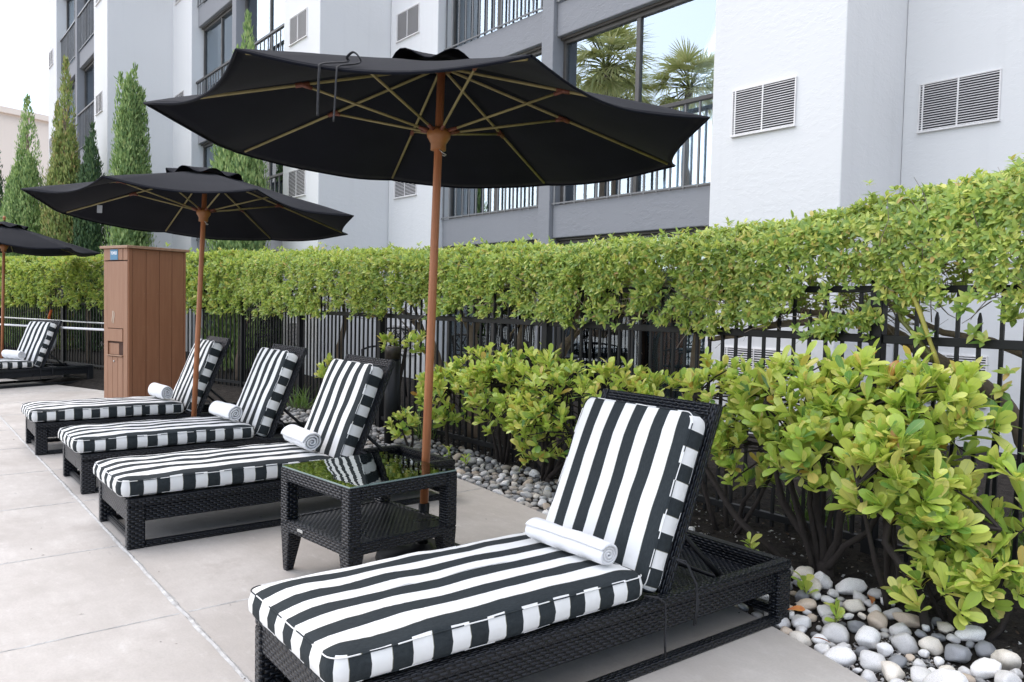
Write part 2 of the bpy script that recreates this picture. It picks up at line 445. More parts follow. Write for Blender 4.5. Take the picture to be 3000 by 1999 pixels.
def np_mesh(name, V, F, mat, uv=None, parent=None, smooth=True):
    me = bpy.data.meshes.new(name)
    k = F.shape[1]
    me.vertices.add(len(V)); me.vertices.foreach_set('co', np.ascontiguousarray(V, dtype=np.float32).ravel())
    me.loops.add(F.size); me.loops.foreach_set('vertex_index', np.ascontiguousarray(F, dtype=np.int32).ravel())
    me.polygons.add(len(F)); me.polygons.foreach_set('loop_start', np.arange(0, F.size, k, dtype=np.int32))
    if uv is not None:
        ul = me.uv_layers.new(name='UVMap'); ul.data.foreach_set('uv', np.ascontiguousarray(uv, dtype=np.float32).ravel())
    me.polygons.foreach_set('use_smooth', np.ones(len(F), dtype=bool) if smooth else np.zeros(len(F), dtype=bool))
    me.materials.append(mat); me.update(calc_edges=True)
    o = bpy.data.objects.new(name, me); COL.objects.link(o)
    if parent: o.parent = parent
    return o

def empty(name, loc=(0,0,0), rz=0):
    o = bpy.data.objects.new(name, None); COL.objects.link(o); o.location = loc; o.rotation_euler = (0,0,rz)
    o.empty_display_size = .1
    return o
def tag(o, label, cat, group=None):
    o['label'] = label; o['category'] = cat
    if group: o['group'] = group
    return o
def kind(o, k): o['kind'] = k; return o
def kids(o): return [c for c in bpy.data.objects if c.parent == o]
def copy_tree(o, parent=None):
    c = o.copy(); COL.objects.link(c); c.parent = parent
    for ch in kids(o): copy_tree(ch, c)
    return c

def leaf_mesh(name, P, D, Nn, L, W, mat, parent=None, rows=5, droop=.18, fold=.25, shape='obov'):
    """many leaves, every one an island; P base, D direction, Nn upper normal"""
    n = len(P)
    D = D/np.linalg.norm(D, axis=1, keepdims=True)
    Sd = np.cross(D, Nn); Sd /= np.linalg.norm(Sd, axis=1, keepdims=True)+1e-9
    U = np.cross(Sd, D)
    if rows == 2:   # simple folded diamond: base, right, tip, left
        t = [0, .5, 1, .45]; s = [0, .5, 0, -.5]; h = [0, fold*.5, -droop, fold*.5]
        V = np.stack([P + D*(L*t[i])[:,None] + Sd*(W*s[i])[:,None] + U*(W*h[i])[:,None] for i in range(4)], 1).reshape(-1,3)
        base = (np.arange(n)*4)[:,None]
        F = np.concatenate([base+np.array([[0,1,2]]), base+np.array([[0,2,3]])], 1).reshape(-1,3)
        uv = np.tile(np.array([[0,0],[.5,1],[1,0],[0,0],[1,0],[.5,-1]], dtype=np.float32), (n,1))
        return np_mesh(name, V, F, mat, uv, parent)
    if shape == 'obov': ts = [0,.16,.36,.58,.78,.92,1.0]; ws = [.09,.30,.66,.92,.98,.68,.10]
    else: ts = [0,.2,.45,.75,1.0]; ws = [.08,.75,1.0,.62,.04]
    nr = len(ts); cv = RNG.uniform(.2,1.9,n)*droop
    V = np.zeros((n, nr*3, 3))
    for i, (t, w) in enumerate(zip(ts, ws)):
        c = P + D*(L*t*(1-.04*t))[:,None] - U*(L*cv*t*t)[:,None]
        for j, s in enumerate((-1, 0, 1)):
            V[:, i*3+j] = c + Sd*(W*.5*w*s)[:,None] + U*(W*.5*w*fold*abs(s))[:,None]
    base = (np.arange(n)*nr*3)[:,None]
    F = []; uv = []
    for i in range(nr-1):
        for j in range(2):
            q = [i*3+j, i*3+j+1, (i+1)*3+j+1, (i+1)*3+j]
            F.append(base+np.array([q]))
            uv.append([(ts[i], j-1), (ts[i], j), (ts[i+1], j), (ts[i+1], j-1)])
    F = np.stack(F, 1).reshape(-1, 4)
    uv = np.tile(np.array(uv, dtype=np.float32).reshape(-1,2), (n,1))
    return np_mesh(name, V.reshape(-1,3), F, mat, uv, parent)

def rnd_dirs(n):
    v = RNG.normal(size=(n,3)); return v/np.linalg.norm(v, axis=1, keepdims=True)
def unit(a): return a/(np.linalg.norm(a, axis=-1, keepdims=True)+1e-9)

# ------------------------------------------------------------------ camera, world, light
CAM = bpy.data.cameras.new('camera'); cam = bpy.data.objects.new('camera', CAM); COL.objects.link(cam)
Fp, PITCH, ROLL, YAW = 2317.418, radians(2.555935), radians(1.243338), radians(51.5)
def cam_axes():
    cp, sp, cr, sr = cos(PITCH), sin(PITCH), cos(ROLL), sin(ROLL)
    fwd = Vector((0,cp,-sp)); up0 = Vector((0,sp,cp)); r0 = Vector((1,0,0))
    r = cr*r0+sr*up0; u = -sr*r0+cr*up0
    R = Matrix.Rotation(YAW, 3, 'Z')
    return R@r, R@u, R@fwd
cr_, cu_, cw_ = cam_axes()
m3 = Matrix((cr_, cu_, -cw_)).transposed()
cam.matrix_world = Matrix.Translation((0,0,1.35)) @ m3.to_4x4()
CAM.sensor_width = 36; CAM.lens = Fp/3000*36; CAM.clip_start = .05; CAM.clip_end = 2000
S.camera = cam

W = bpy.data.worlds.new('World'); S.world = W; W.use_nodes = True
wn, wl = W.node_tree.nodes, W.node_tree.links
sky = wn.new('ShaderNodeTexSky'); sky.sky_type = 'NISHITA'; sky.sun_disc = False
SUN_EL, SUN_AZ = radians(58), radians(262)      # azimuth clockwise from +Y
sky.sun_elevation = SUN_EL; sky.sun_rotation = SUN_AZ
sky.air_density = 1.0; sky.dust_density = 2.2; sky.ozone_density = 1.5; sky.altitude = 50
wl.new(sky.outputs[0], wn['Background'].inputs[0]); wn['Background'].inputs[1].default_value = .115
SL = bpy.data.lights.new('sun', 'SUN'); SL.energy = 2.1; SL.angle = radians(172); SL.color = (1,.95,.885)
sun = bpy.data.objects.new('sun', SL); COL.objects.link(sun)
sd = Vector((sin(SUN_AZ)*cos(SUN_EL), cos(SUN_AZ)*cos(SUN_EL), sin(SUN_EL)))
sun.rotation_euler = (-sd).to_track_quat('-Z', 'Y').to_euler(); sun.location = sd*40
S.view_settings.view_transform = 'Standard'; S.view_settings.look = 'None'; S.view_settings.gamma = 1
S.view_settings.exposure = 1.3
S.cycles.max_bounces = 8; S.cycles.transparent_max_bounces = 24; S.cycles.glossy_bounces = 4
S.cycles.sample_clamp_indirect = 8
S.cycles.use_denoising = True

# ------------------------------------------------------------------ ground, patio
EX = [-40,-20,-16,-13.36,-12.7,-11,-9,-6.8,-5,-3.83,-2.127,-1.385,-.6,.6,3]
EY = [-9,-.6,1.15,2.17,2.42,2.95,3.38,3.56,3.50,3.36,3.04,2.83,2.52,1.95,.4]
def yedge(x): return float(np.interp(x, EX, EY))
def yedge_s(x): return sum(yedge(x+d) for d in (-.5,-.25,0,.25,.5))/5
JY, JY2, JX0, JP = 1.0, 2.205, -3.475, 1.157

g = MB(); g.add([(-900,-900,-.09),(900,-900,-.09),(900,900,-.09),(-900,900,-.09)], [(0,1,2,3)])
kind(g.build('ground', M['ground']), 'structure')
# slabs
slab = MB(); GAP = .003
xs = [JX0 + JP*i for i in range(-26, 6)]
def slab_poly(P):
    n = len(P); top = [(x,y,0) for x,y in P]; bot = [(x,y,-.05) for x,y in P]
    slab.add(top+bot, [tuple(range(n))] + [(i, i+n, (i+1)%n+n, (i+1)%n)[::-1] for i in range(n)])
for a, b in zip(xs[:-1], xs[1:]):
    a += GAP; b -= GAP
    rows = [(-9+JP*i, -9+JP*(i+1)) for i in range(-6, 8)]
    y1 = JY-.012
    for k in range(12):
        lo = JY-JP*(k+1); hi = JY-JP*k
        slab_poly([(a, lo+GAP), (b, lo+GAP), (b, (hi-GAP) if k else y1), (a, (hi-GAP) if k else y1)])
    ea, eb = yedge_s(a), yedge_s(b)
    if max(ea, eb) < JY+.05: continue
    top = [(b+(a-b)*t, yedge_s(b+(a-b)*t)) for t in np.linspace(0,1,9)]
    lo = JY+.012
    if min(ea, eb) > JY2+.1:
        slab_poly([(a, lo), (b, lo), (b, JY2-GAP), (a, JY2-GAP)])
        slab_poly([(a, JY2+GAP), (b, JY2+GAP)] + top)
    else:
        slab_poly([(a, lo), (b, lo)] + [(x, max(y, lo+.01)) for x, y in top])
patio = slab.build('patio', M['concrete'], bevel=.003); kind(patio, 'structure')
jb = MB()
jb.add([(-32,-14,-.012),(5,-14,-.012)] + [(x, yedge_s(x)-.02, -.012) for x in np.linspace(5,-32,160)], [tuple(range(162))])
kind(jb.build('patio_base', M['joint']), 'structure')
# pale, crumbly filler in the long joint
fm = MB(); V = []; F = []
nseg = 700
for i in range(nseg+1):
    x = -24 + 26*i/nseg
    w = .008+.008*max(0, mnoise.noise((x*3.1,2,0))) + .005*abs(mnoise.noise((x*14,5,0)))
    sh = .006*mnoise.noise((x*6,9,1))
    h = .003 + .003*mnoise.noise((x*19,1,4))
    V += [(x, JY+sh-w*1.2, .0005), (x, JY+sh, h+.002), (x, JY+sh+w*1.2, .0005)]
for i in range(nseg):
    for j in range(2):
        F.append((i*3+j, i*3+j+3, i*3+j+4, i*3+j+1))
fm.add(V, [f[::-1] for f in F]); 
for xj in xs:
    if not -14 < xj < -1: continue
    for ya, yb in ((-3.2, JY-.02), (JY+.02, yedge_s(xj)-.02)):
        V = []; F = []; m = int((yb-ya)/.03)
        if m < 2: continue
        for i in range(m+1):
            y = ya+(yb-ya)*i/m; w = .0045+.004*mnoise.noise((xj*7,y*4,1))+.003*mnoise.noise((xj*3,y*17,2)); o = .004*mnoise.noise((xj*5,y*3,7))-.006
            V += [(xj+o-max(w,.0008), y, .0006), (xj+o, y, .0028), (xj+o+max(w,.0008), y, .0006)]
        for i in range(m):
            for j in range(2): F.append((i*3+j, i*3+j+1, i*3+j+4, i*3+j+3))
        fm.add(V, F)
kind(fm.build('patio_joint', M['mortar']), 'structure')

def bed_z(x, y):
    d = y - yedge_s(x)
    z = -.045 + .13*min(1, max(0, d/.8))**.8 if d > 0 else -.07
    return z + .012*mnoise.noise((x*4,y*4,0)) + .006*mnoise.noise((x*15,y*15,3))
bed = MB(); V = []; F = []
gx = np.concatenate([np.linspace(-40,-9,90), np.linspace(-8.9,2.5,230)])
ny = 60
for x in gx:
    y0 = yedge_s(x)-.03
    for j in range(ny):
        t = j/(ny-1); y = y0 + (12-y0)*t**2.2
        V.append((x, y, bed_z(x, y)))
for i in range(len(gx)-1):
    for j in range(ny-1):
        a = i*ny+j; F.append((a, a+ny, a+ny+1, a+1))
bed.add(V, F, None, 0, True); kind(bed.build('planting_bed', M['soil']), 'structure')

# ------------------------------------------------------------------ loungers
LL, LW, LH = 2.112, .719, .271
def rrect(w, l, r, nc=6, nl=22, ns=10):
    hx, hy = w/2, l/2; P = []
    def seg(a, b, n):
        for i in range(n): P.append((a[0]+(b[0]-a[0])*i/n, a[1]+(b[1]-a[1])*i/n))
    cs = [(hx-r,-hy+r,-pi/2),(hx-r,hy-r,0),(-hx+r,hy-r,pi/2),(-hx+r,-hy+r,pi)]
    for k, (cx, cy, a0) in enumerate(cs):
        for i in range(nc): 
            a = a0+pi/2*i/nc; P.append((cx+r*cos(a), cy+r*sin(a)))
        a = a0+pi/2; e = (cx+r*cos(a), cy+r*sin(a))
        nx = cs[(k+1)%4]; b = (nx[0]+r*cos(nx[2]), nx[1]+r*sin(nx[2]))
        seg(e, b, nl if k % 2 == 0 else ns)
    return P
def cushion(w, l, t, crown, seed, mat, sphase=0.0, us=1.0):
    """returns (cushion MB, piping MB); local y 0..l, z 0..t"""
    out = rrect(w, l, .045); n = len(out); hx, hy = w/2, l/2
    lev = [(.025,0,0),(.006,.007,0),(-.007,.26*t,0),(-.010,.60*t,0),(-.001,t-.006,0),(.004,t+.001,1),(.018,t+.20*crown,1),(.045,t+.48*crown,1),(.085,t+.74*crown,1),(.14,t+.90*crown,1),(.22,t+.98*crown,1),(hx*.985,t+crown,1)]
    V = []; 
    for k, (d, z, tg) in enumerate(lev):
        for (x, y) in out:
            px, py = x*(1-d/hx), y*(1-d/hy)
            q = (px*5+seed, py*5, z*9+seed)
            wz = .010*mnoise.noise(q)*(1 if tg else .35) + .004*mnoise.noise((px*16+seed,py*9,1))*tg
            wr = .005*mnoise.noise((px*9, py*9+seed, z*20))
            V.append((px*(1+wr/hx), py*(1+wr/hy)+hy, max(0, z+wz if k > 0 else z)))
    F = []; U = []
    def uvp(i, j, side):
        x, y, z = V[j*n+i % n]
        return (y if side else x + w/2, z)
    for j in range(len(lev)-1):
        for i in range(n):
            i2 = (i+1) % n
            F.append((j*n+i, j*n+i2, (j+1)*n+i2, (j+1)*n+i))
            ex, ey = out[i2][0]-out[i][0], out[i2][1]-out[i][1]
            side = (lev[j+1][2] == 0 or lev[j][2] == 0) and abs(ey) > abs(ex)
            if side: U.append([(V[a][1]+sphase, V[a][2]) for a in F[-1]])
            else: U.append([((V[a][0]+w/2)*us, V[a][1]) for a in F[-1]])
    F.append(tuple(range(n-1,-1,-1))); U.append([((V[a][0]+w/2)*us, V[a][1]) for a in F[-1]])
    a0 = (len(lev)-1)*n
    F.append(tuple(a0+i for i in range(n))); U.append([((V[a][0]+w/2)*us, V[a][1]) for a in F[-1]])
    mb = MB(); mb.add(V, F, U, 0, True)
    pp = MB()
    for j in (4, 1):
        ring = [V[j*n+i] for i in range(n)]; ring.append(ring[0])
        pp.tube([(x*1.004, (y-hy)*1.003+hy, z+.003) for x, y, z in ring], .0021, 6, caps=False)
    return mb, pp

def make_lounger():
    t = empty('sun_lounger')
    x0, x1 = -LW, 0.0                       # far side, near side; foot at y=0
    fw = .052; lw = .092; rh = .042
    for x in (x1-fw/2, x0+fw/2):            # closed side frames
        f = MB()
        f.box((x, LL/2, LH-rh/2), (fw, LL, rh))
        f.box((x, lw/2, (LH-rh)/2), (fw, lw, LH-rh)); f.box((x, LL-lw/2, (LH-rh)/2), (fw, lw, LH-rh))
        f.box((x, LL/2, .017), (fw*.86, LL-2*lw, .034))
        f.build('side_frame', M['wicker'], t, bevel=.009)
        a = MB(); a.box((x, LL/2, .187), (fw*.55, LL-2*lw, .086)); a.build('side_apron', M['wicker'], t, bevel=.004)
    xm = (x0+x1)/2; iw = LW-2*fw
    e = MB(); e.box((xm, .022, .205), (iw, .03, .12)); e.box((xm, .026, LH-.016), (iw, .05, .03)); e.build('foot_apron', M['wicker'], t, bevel=.005)
    e = MB(); e.box((xm, LL-.030, LH-.022), (iw, .05, .04)); e.box((xm, LL-.035, .19), (iw, .024, .10)); e.build('head_rail', M['wicker'], t, bevel=.006)
    for q_ in (((xm, LL-.045, .045), (iw, .04, .04)), ((xm, .05, .03), (iw, .03, .03))):
        e = MB(); e.box(*q_); e.build('low_crossbar', M['wicker'], t, bevel=.005)
    d = MB(); d.box((xm, LL/2, .183), (iw, LL-.1, .018)); d.build('deck', M['wicker_big'], t)
    # backrest
    piv = Vector((xm, 1.335, .262)); d_ = Vector((0,.380,.925)).normalized(); n_ = Vector((1,0,0)).cross(d_)
    Rb = Matrix(((1,0,0),tuple(d_),tuple(n_))).transposed().to_4x4(); Tb = Matrix.Translation(piv) @ Rb
    b = MB(); bw = LW-.058; bl = .768
    b.box((0, bl/2, 0), (bw-.05, bl-.04, .018), Tb)
    b.box((-bw/2+.02, bl/2, 0), (.04, bl, .034), Tb); b.box((bw/2-.02, bl/2, 0), (.04, bl, .034), Tb)
    b.box((0, bl-.028, 0), (bw-.08, .056, .032), Tb); b.box((0, .02, 0), (bw-.08, .04, .032), Tb)
    b.build('backrest', M['wicker'], t, bevel=.006)
    s = MB()
    for x in (-.08, x0+.08):
        s.tube([(x, 1.44, .50), (x, 1.755, .215)], .0115, 8)
    s.tube([(x0+.07, 1.735, .235), (-.07, 1.735, .235)], .009, 8)
    for x in (-.075, x0+.075):
        s.box((x, 1.70, .20), (.012, .36, .014))
        for k in range(4): s.box((x, 1.60+.07*k, .222), (.014, .022, .034))
    s.build('back_strut', M['black_metal'], t)
    # cushions
    cw = .675
    c, p = cushion(cw, 1.235, .094, .024, 3.1, M['stripe'], .020)
    ob = c.build('seat_cushion', M['stripe'], t); T1 = Matrix.Translation((xm, -.03, .277)); ob.matrix_local = T1
    o2 = p.build('piping', M['welt'], ob)
    c, p = cushion(.620, .70, .100, .017, 8.7, M['stripe'], .045, .675/.620)
    ob = c.build('back_cushion', M['stripe'], t); ob.matrix_local = Tb @ Matrix.Translation((0, -.008, .020))
    o2 = p.build('piping', M['welt'], ob)
    k = MB()
    zt = LH+.004
    k.tube([(-.03, 1.21, .288), (.004, 1.25, .284), (.012, 1.28, .26), (.014, 1.285, .20), (.012, 1.285, .12), (.013, 1.29, .05)], .0042, 6)
    k.tube([(-.04, 1.37, .40), (-.01, 1.43, .37), (.012, 1.46, .29), (.013, 1.46, .20), (.011, 1.45, .135)], .0042, 6)
    k.tube([(-.04, 1.37, .40), (-.015, 1.42, .385), (.011, 1.455, .30), (.016, 1.466, .22), (.014, 1.455, .14)], .004, 6)
    k.build('tie_cord', M['cord'], t)
    return t
GL = 'striped loungers along the patio edge'
L1 = make_lounger(); L1.location = (-1.933, .981, 0); L1.rotation_euler.z = radians(-1.14)
tag(L1, 'front striped sun lounger, largest in view, with long cords hanging from its black wicker side', 'sun lounger', GL)
L2 = copy_tree(L1); L2.location = (-4.518, 1.004, 0); L2.rotation_euler.z = 0
tag(L2, 'striped sun lounger just behind the glass topped wicker side table', 'sun lounger', GL)
L3 = copy_tree(L1); L3.location = (-5.980, 1.042, 0); L3.rotation_euler.z = 0
tag(L3, 'striped sun lounger in the middle of the row of three, between two others', 'sun lounger', GL)
L4 = copy_tree(L1); L4.location = (-7.654, .990, 0); L4.rotation_euler.z = radians(-1.13)
tag(L4, 'striped sun lounger directly in front of the brown towel cabinet', 'sun lounger', GL)
L5 = copy_tree(L1); L5.rotation_euler.z = radians(21)
tag(L5, 'distant striped sun lounger beyond the brown towel cabinet, half cut off by the picture edge', 'sun lounger', GL)
h5 = Matrix.Rotation(radians(21), 3, 'Z') @ Vector((0, LL, 0)); L5.location = (-13.868-h5.x, 2.594-h5.y, 0)

# rolled towels
def make_towel(seed, turns=3.4, length=.50, r=.058):
    mb = MB(); th = .0105
    npt = 86; prof = []
    for i in range(npt):
        a = turns*2*pi*i/(npt-1); rr = .008 + (r-.008)*(i/(npt-1))**.92
        prof.append((rr*cos(a)*1.08, rr*sin(a)*.94))
    inn = []
    for i in range(npt):
        x, z = prof[i]; l = math.hypot(x, z); k = max(.1, (l-th*1.02)/l); inn.append((x*k, z*k))
    loop = prof + inn[::-1]; n = len(loop)
    ys = [0,.006,.02]+list(np.linspace(.05, length-.05, 12))+[length-.02,length-.006,length]
    V = []; F = []
    for j, y in enumerate(ys):
        e = 1-.07*math.exp(-min(y, length-y)/.010)
        for i, (x, z) in enumerate(loop):
            w = .0035*mnoise.noise((x*18+seed, y*9, z*18))
            jit = .006*mnoise.noise((i*.05+seed, 3, 0)) if j in (0, len(ys)-1) else 0
            V.append((x*e+w, y+jit, z*e+w))
    for j in range(len(ys)-1):
        for i in range(n):
            F.append((j*n+i, (j+1)*n+i, (j+1)*n+(i+1)%n, j*n+(i+1)%n))
    for j0, flip in ((0, False), ((len(ys)-1)*n, True)):
        for i in range(npt-1):
            q = (j0+i, j0+i+1, j0+n-2-i, j0+n-1-i)
            F.append(q[::-1] if flip else q)
    mb.add(V, F, None, 0, True)
    return mb.build('rolled_towel', M['towel'])
tw = [(L1,'white rolled towel on the front lounger seat, the largest of the towels',.30,1.085,2,.43),
      (L2,'white rolled towel on the lounger right behind the wicker side table',.33,1.10,-3,.40),
      (L3,'white rolled towel on the middle lounger of the row of three',.33,1.09,3,.40),
      (L4,'white rolled towel on the lounger in front of the brown cabinet',.33,1.08,4,.40),
      (L5,'white rolled towel on the distant lounger beyond the brown cabinet',.20,1.09,0,.46)]
for i, (L, lab, off, yy, ang, ln) in enumerate(tw):
    o = make_towel(i*3.3+1, length=ln, r=.052 if i == 0 else .067)
    Rl = Matrix.Rotation(L.rotation_euler.z, 4, 'Z')
    base = Matrix.Translation(L.location) @ Rl
    o.matrix_world = base @ Matrix.Translation((-.100 if i == 0 else -.12, yy+(.01 if i == 0 else 0), .442 if i == 0 else .464)) @ Matrix.Rotation(radians(90+ang), 4, 'Z') @ Matrix.Rotation(radians(-30*i), 4, 'Y')
    tag(o, lab, 'towel', 'rolled towels on the loungers')

# ------------------------------------------------------------------ side table
def make_table():
    t = empty('side_table'); s, h = .628, .529
    lw = .066
    for ix in (0, 1):
        for iy in (0, 1):
            cx = lw/2 if ix == 0 else s-lw/2; cy = lw/2 if iy == 0 else s-lw/2
            sx = 1 if ix == 0 else -1; sy = 1 if iy == 0 else -1
            b = MB(); b.box((cx, cy, (.245+h-.008)/2), (lw, lw, h-.008-.245))
            ox, oy = cx-sx*lw/2, cy-sy*lw/2
            def pt(d, z, f): return (ox+sx*(d if f[0] else .012*(z<.1)), oy+sy*(d if f[1] else .012*(z<.1)), z)
            fl = [(0,0),(1,0),(1,1),(0,1)]
            lo = [(ox+sx*(.050 if f[0] else .010), oy+sy*(.050 if f[1] else .010), 0) for f in fl]
            hi = [(ox+sx*(.092 if f[0] else 0), oy+sy*(.092 if f[1] else 0), .245) for f in fl]
            if sx*sy < 0: lo, hi = lo[::-1], hi[::-1]
            b.hexa(lo+hi); b.build('leg', M['wicker'], t, bevel=.007)
    a = MB(); ah = .062; z = h-.008-ah/2
    for q in (lw/2-.006, s-lw/2+.006):
        a.box((s/2, q, z), (s-2*lw, lw-.012, ah)); a.box((q, s/2, z), (lw-.012, s-2*lw, ah))
    a.build('apron', M['wicker'], t, bevel=.005)
    r = MB(); z = .236
    for q in (.018, s-.018):
        r.box((s/2, q, z), (s-2*lw, .032, .056)); r.box((q, s/2, z), (.032, s-2*lw, .056))
    r.build('shelf_rim', M['wicker'], t, bevel=.005)
    sh = MB(); sh.box((s/2, s/2, .253), (s-.06, s-.06, .014)); sh.build('shelf', M['wicker_big'], t)
    pl = MB(); pl.box((0,0,0), (.003, .052, .014)); o = pl.build('badge', M['tin'], t, bevel=.001); o.location = (.0, .43, .238); o.rotation_euler = (0,0,0)
    gl = MB(); gl.box((s/2, s/2, h-.0045), (s-.012, s-.012, .007)); gl.mi = [1,1,1,1,0,0]
    gl.build('glass_top', [M['table_glass'], M['glass_edge']], t)
    return t
tb = make_table()
# local x runs along -u.. placed so the near corner is the origin
tb.matrix_world = Matrix.Translation((-3.159,1.609,0)) @ Matrix.Rotation(radians(95.58), 4, 'Z')
tag(tb, 'square black wicker side table with reflective glass top and lower shelf', 'side table')

# ------------------------------------------------------------------ umbrellas
def make_umbrella(R=1.40, zr=2.221, za=2.612, seed=0):
    t = empty('patio_umbrella')
    p = MB(); p.tube([(0,0,.28),(0,0,1.2),(0,0,2.0),(0,0,2.575)], [.0225,.0225,.0215,.021], 16); p.build('pole', M['teak'], t)
    b = MB(); b.lathe([(.001,0),(.24,0),(.245,.012),(.235,.05),(.06,.066),(.045,.09)], 40); b.lathe([(.028,.07),(.029,.30),(.024,.302),(.024,.07)], 20)
    b.build('stand', M['black_metal'], t)
    NR = 22; NA = 12
    def rib(a, f):
        return Vector((R*f*cos(a), R*f*sin(a), za-(za-zr)*f - .035*sin(pi*f)*0))
    def surf(k, tt, f):
        a0, a1 = 2*pi*k/8, 2*pi*(k+1)/8
        A, B = rib(a0, f), rib(a1, f)
        q = A.lerp(B, tt); w = 4*tt*(1-tt)
        inset = 1 - .058*w*f**3
        sag = .055*w*f**1.5 
        x, y = q.x*inset, q.y*inset
        z = q.z - sag*.9 + .02*w*f**6*0
        z += .006*mnoise.noise((x*3+seed, y*3, 2)) 
        return (x, y, z)
    c = MB(); V = []; F = []
    f0 = .09
    for k in range(8):
        o = len(V)
        for i in range(NR+1):
            f = f0 + (1-f0)*i/NR
            for j in range(NA+1): V.append(surf(k, j/NA, f))
        for i in range(NR):
            for j in range(NA):
                a = o+i*(NA+1)+j; F.append((a, a+NA+1, a+NA+2, a+1))
    c.add(V, F, None, 0, True)
    can = c.build('canopy', M['cloth'], t)
    wd = can.modifiers.new('weld', 'WELD'); wd.merge_threshold = .0006
    so = can.modifiers.new('thick', 'SOLIDIFY'); so.thickness = .003; so.offset = 0
    hem = MB()
    ring = [surf(k, j/NA, 1.0) for k in range(8) for j in range(NA)]; ring.append(ring[0])
    hem.tube([(x, y, z-.004) for x, y, z in ring], .0065, 5, caps=False, flat=1.0)
    hem.build('hem', M['cloth'], can)
    # vent cap with a wavy brim
    vc = MB(); V = []; F = []; n = 64; rs = [.02,.09,.17,.25,.31,.335]
    for i, r in enumerate(rs):
        for k in range(n):
            a = 2*pi*k/n; wv = (r/.335)**2
            rr = r*(1-.06*wv*(1-abs(cos(4*a))))
            z = za+.030 - (za-zr)/R*r*.92 + wv*(.024*cos(8*a+.6)+.016*mnoise.noise((cos(a)*2+seed, sin(a)*2, 4)))
            V.append((rr*cos(a), rr*sin(a), z))
    for i in range(len(rs)-1):
        for k in range(n):
            F.append((i*n+k, (i+1)*n+k, (i+1)*n+(k+1)%n, i*n+(k+1)%n))
    F.append(tuple(range(n)))
    vc.add(V, F, None, 0, True); vo = vc.build('vent_cap', M['cloth'], t)
    so = vo.modifiers.new('thick', 'SOLIDIFY'); so.thickness = .003
    fn = MB(); fn.lathe([(.012,za+.04),(.020,za+.055),(.014,za+.065),(.024,za+.075),(.026,za+.090),(.016,za+.108),(.004,za+.115)], 16); fo_ = fn.build('finial', M['teak'], t)
    zh = 2.235
    h = MB(); h.lathe([(.027,zh-.085),(.040,zh-.083),(.040,zh-.050),(.043,zh-.046),(.060,zh-.018),(.063,zh+.004),(.056,zh+.020),(.034,zh+.034),(.026,zh+.036)], 28)
    h.build('runner_hub', M['hub'], t)
    wr = MB(); wr.tube([(.03,0,zh-.085),(.045,.01,zh-.10),(.03,.035,zh-.108),(-.02,.04,zh-.104),(-.04,.01,zh-.09)], .003, 6); wr.build('pull_ring', M['tin'], t)
    top = MB(); top.lathe([(.024,za-.055),(.055,za-.05),(.058,za-.02),(.03,za-.01)], 20); top.build('top_hub', M['teak_dark'], t)
    for k in range(8):
        a = 2*pi*k/8; d = Vector((cos(a), sin(a), 0))
        A = d*.04+Vector((0,0,za-.040)); B = rib(a, .965)+Vector((0,0,-.012))
        r = MB(); r.tube([A, A.lerp(B,.5), B], .0075, 8); ro = r.build('rib', M['rib'], t)
        J = A.lerp(B, .50); H = d*.055+Vector((0,0,zh+.014))
        s = MB(); s.tube([H, J], .0068, 8); so_ = s.build('strut', M['rib'], ro)
        cl = MB(); u = (J-H).normalized()
        cl.tube([H-u*.006, H+u*.055], [.012,.009], 8); cl.build('hub_clamp', M['teak_dark'], ro); cl = MB(); cl.tube([J-u*.05, J+u*.012], [.0095,.013], 8); 
        ax = (B-A).normalized(); cl.tube([J-ax*.035, J+ax*.035], .0125, 8)
        cl.build('joint_clamp', M['teak_dark'], ro)
    return t
U1 = make_umbrella(seed=1.7)
def place_umbrella(o, base, tilt, ph):
    n = Vector((tilt[0], tilt[1], 1)).normalized()
    e1 = (Vector((1,0,0))-n*n.x).normalized(); e2 = n.cross(e1)
    Mx = Matrix((e1, e2, n)).transposed().to_4x4()
    o.matrix_world = Matrix.Translation(base) @ Mx @ Matrix.Rotation(ph, 4, 'Z')
GU = 'black patio umbrellas over the loungers'
U2 = copy_tree(U1); U3 = copy_tree(U1)
for u_ in (U1, U2):
    for c_ in kids(u_):
        if c_.name.startswith('finial'): bpy.data.objects.remove(c_)
place_umbrella(U1, (-3.507,2.213,0), (-.003,.029), -.344)
place_umbrella(U2, (-7.225,2.135,-.10), (-.050,.058), -.029)
place_umbrella(U3, (-15.25,1.50,-.10), (0,.02), -.20)
tag(U1, 'largest black patio umbrella, its reddish wooden pole rising behind the glass side table', 'umbrella', GU)
tag(U2, 'black patio umbrella over the row of loungers, with a pale tag on one rib', 'umbrella', GU)
tag(U3, 'farthest black patio umbrella, cut off at the picture edge beyond the brown cabinet', 'umbrella', GU)
for u_ in (U2, U3):
    for c_ in kids(u_):
        if c_.name.startswith('stand'): c_.location.z = .10
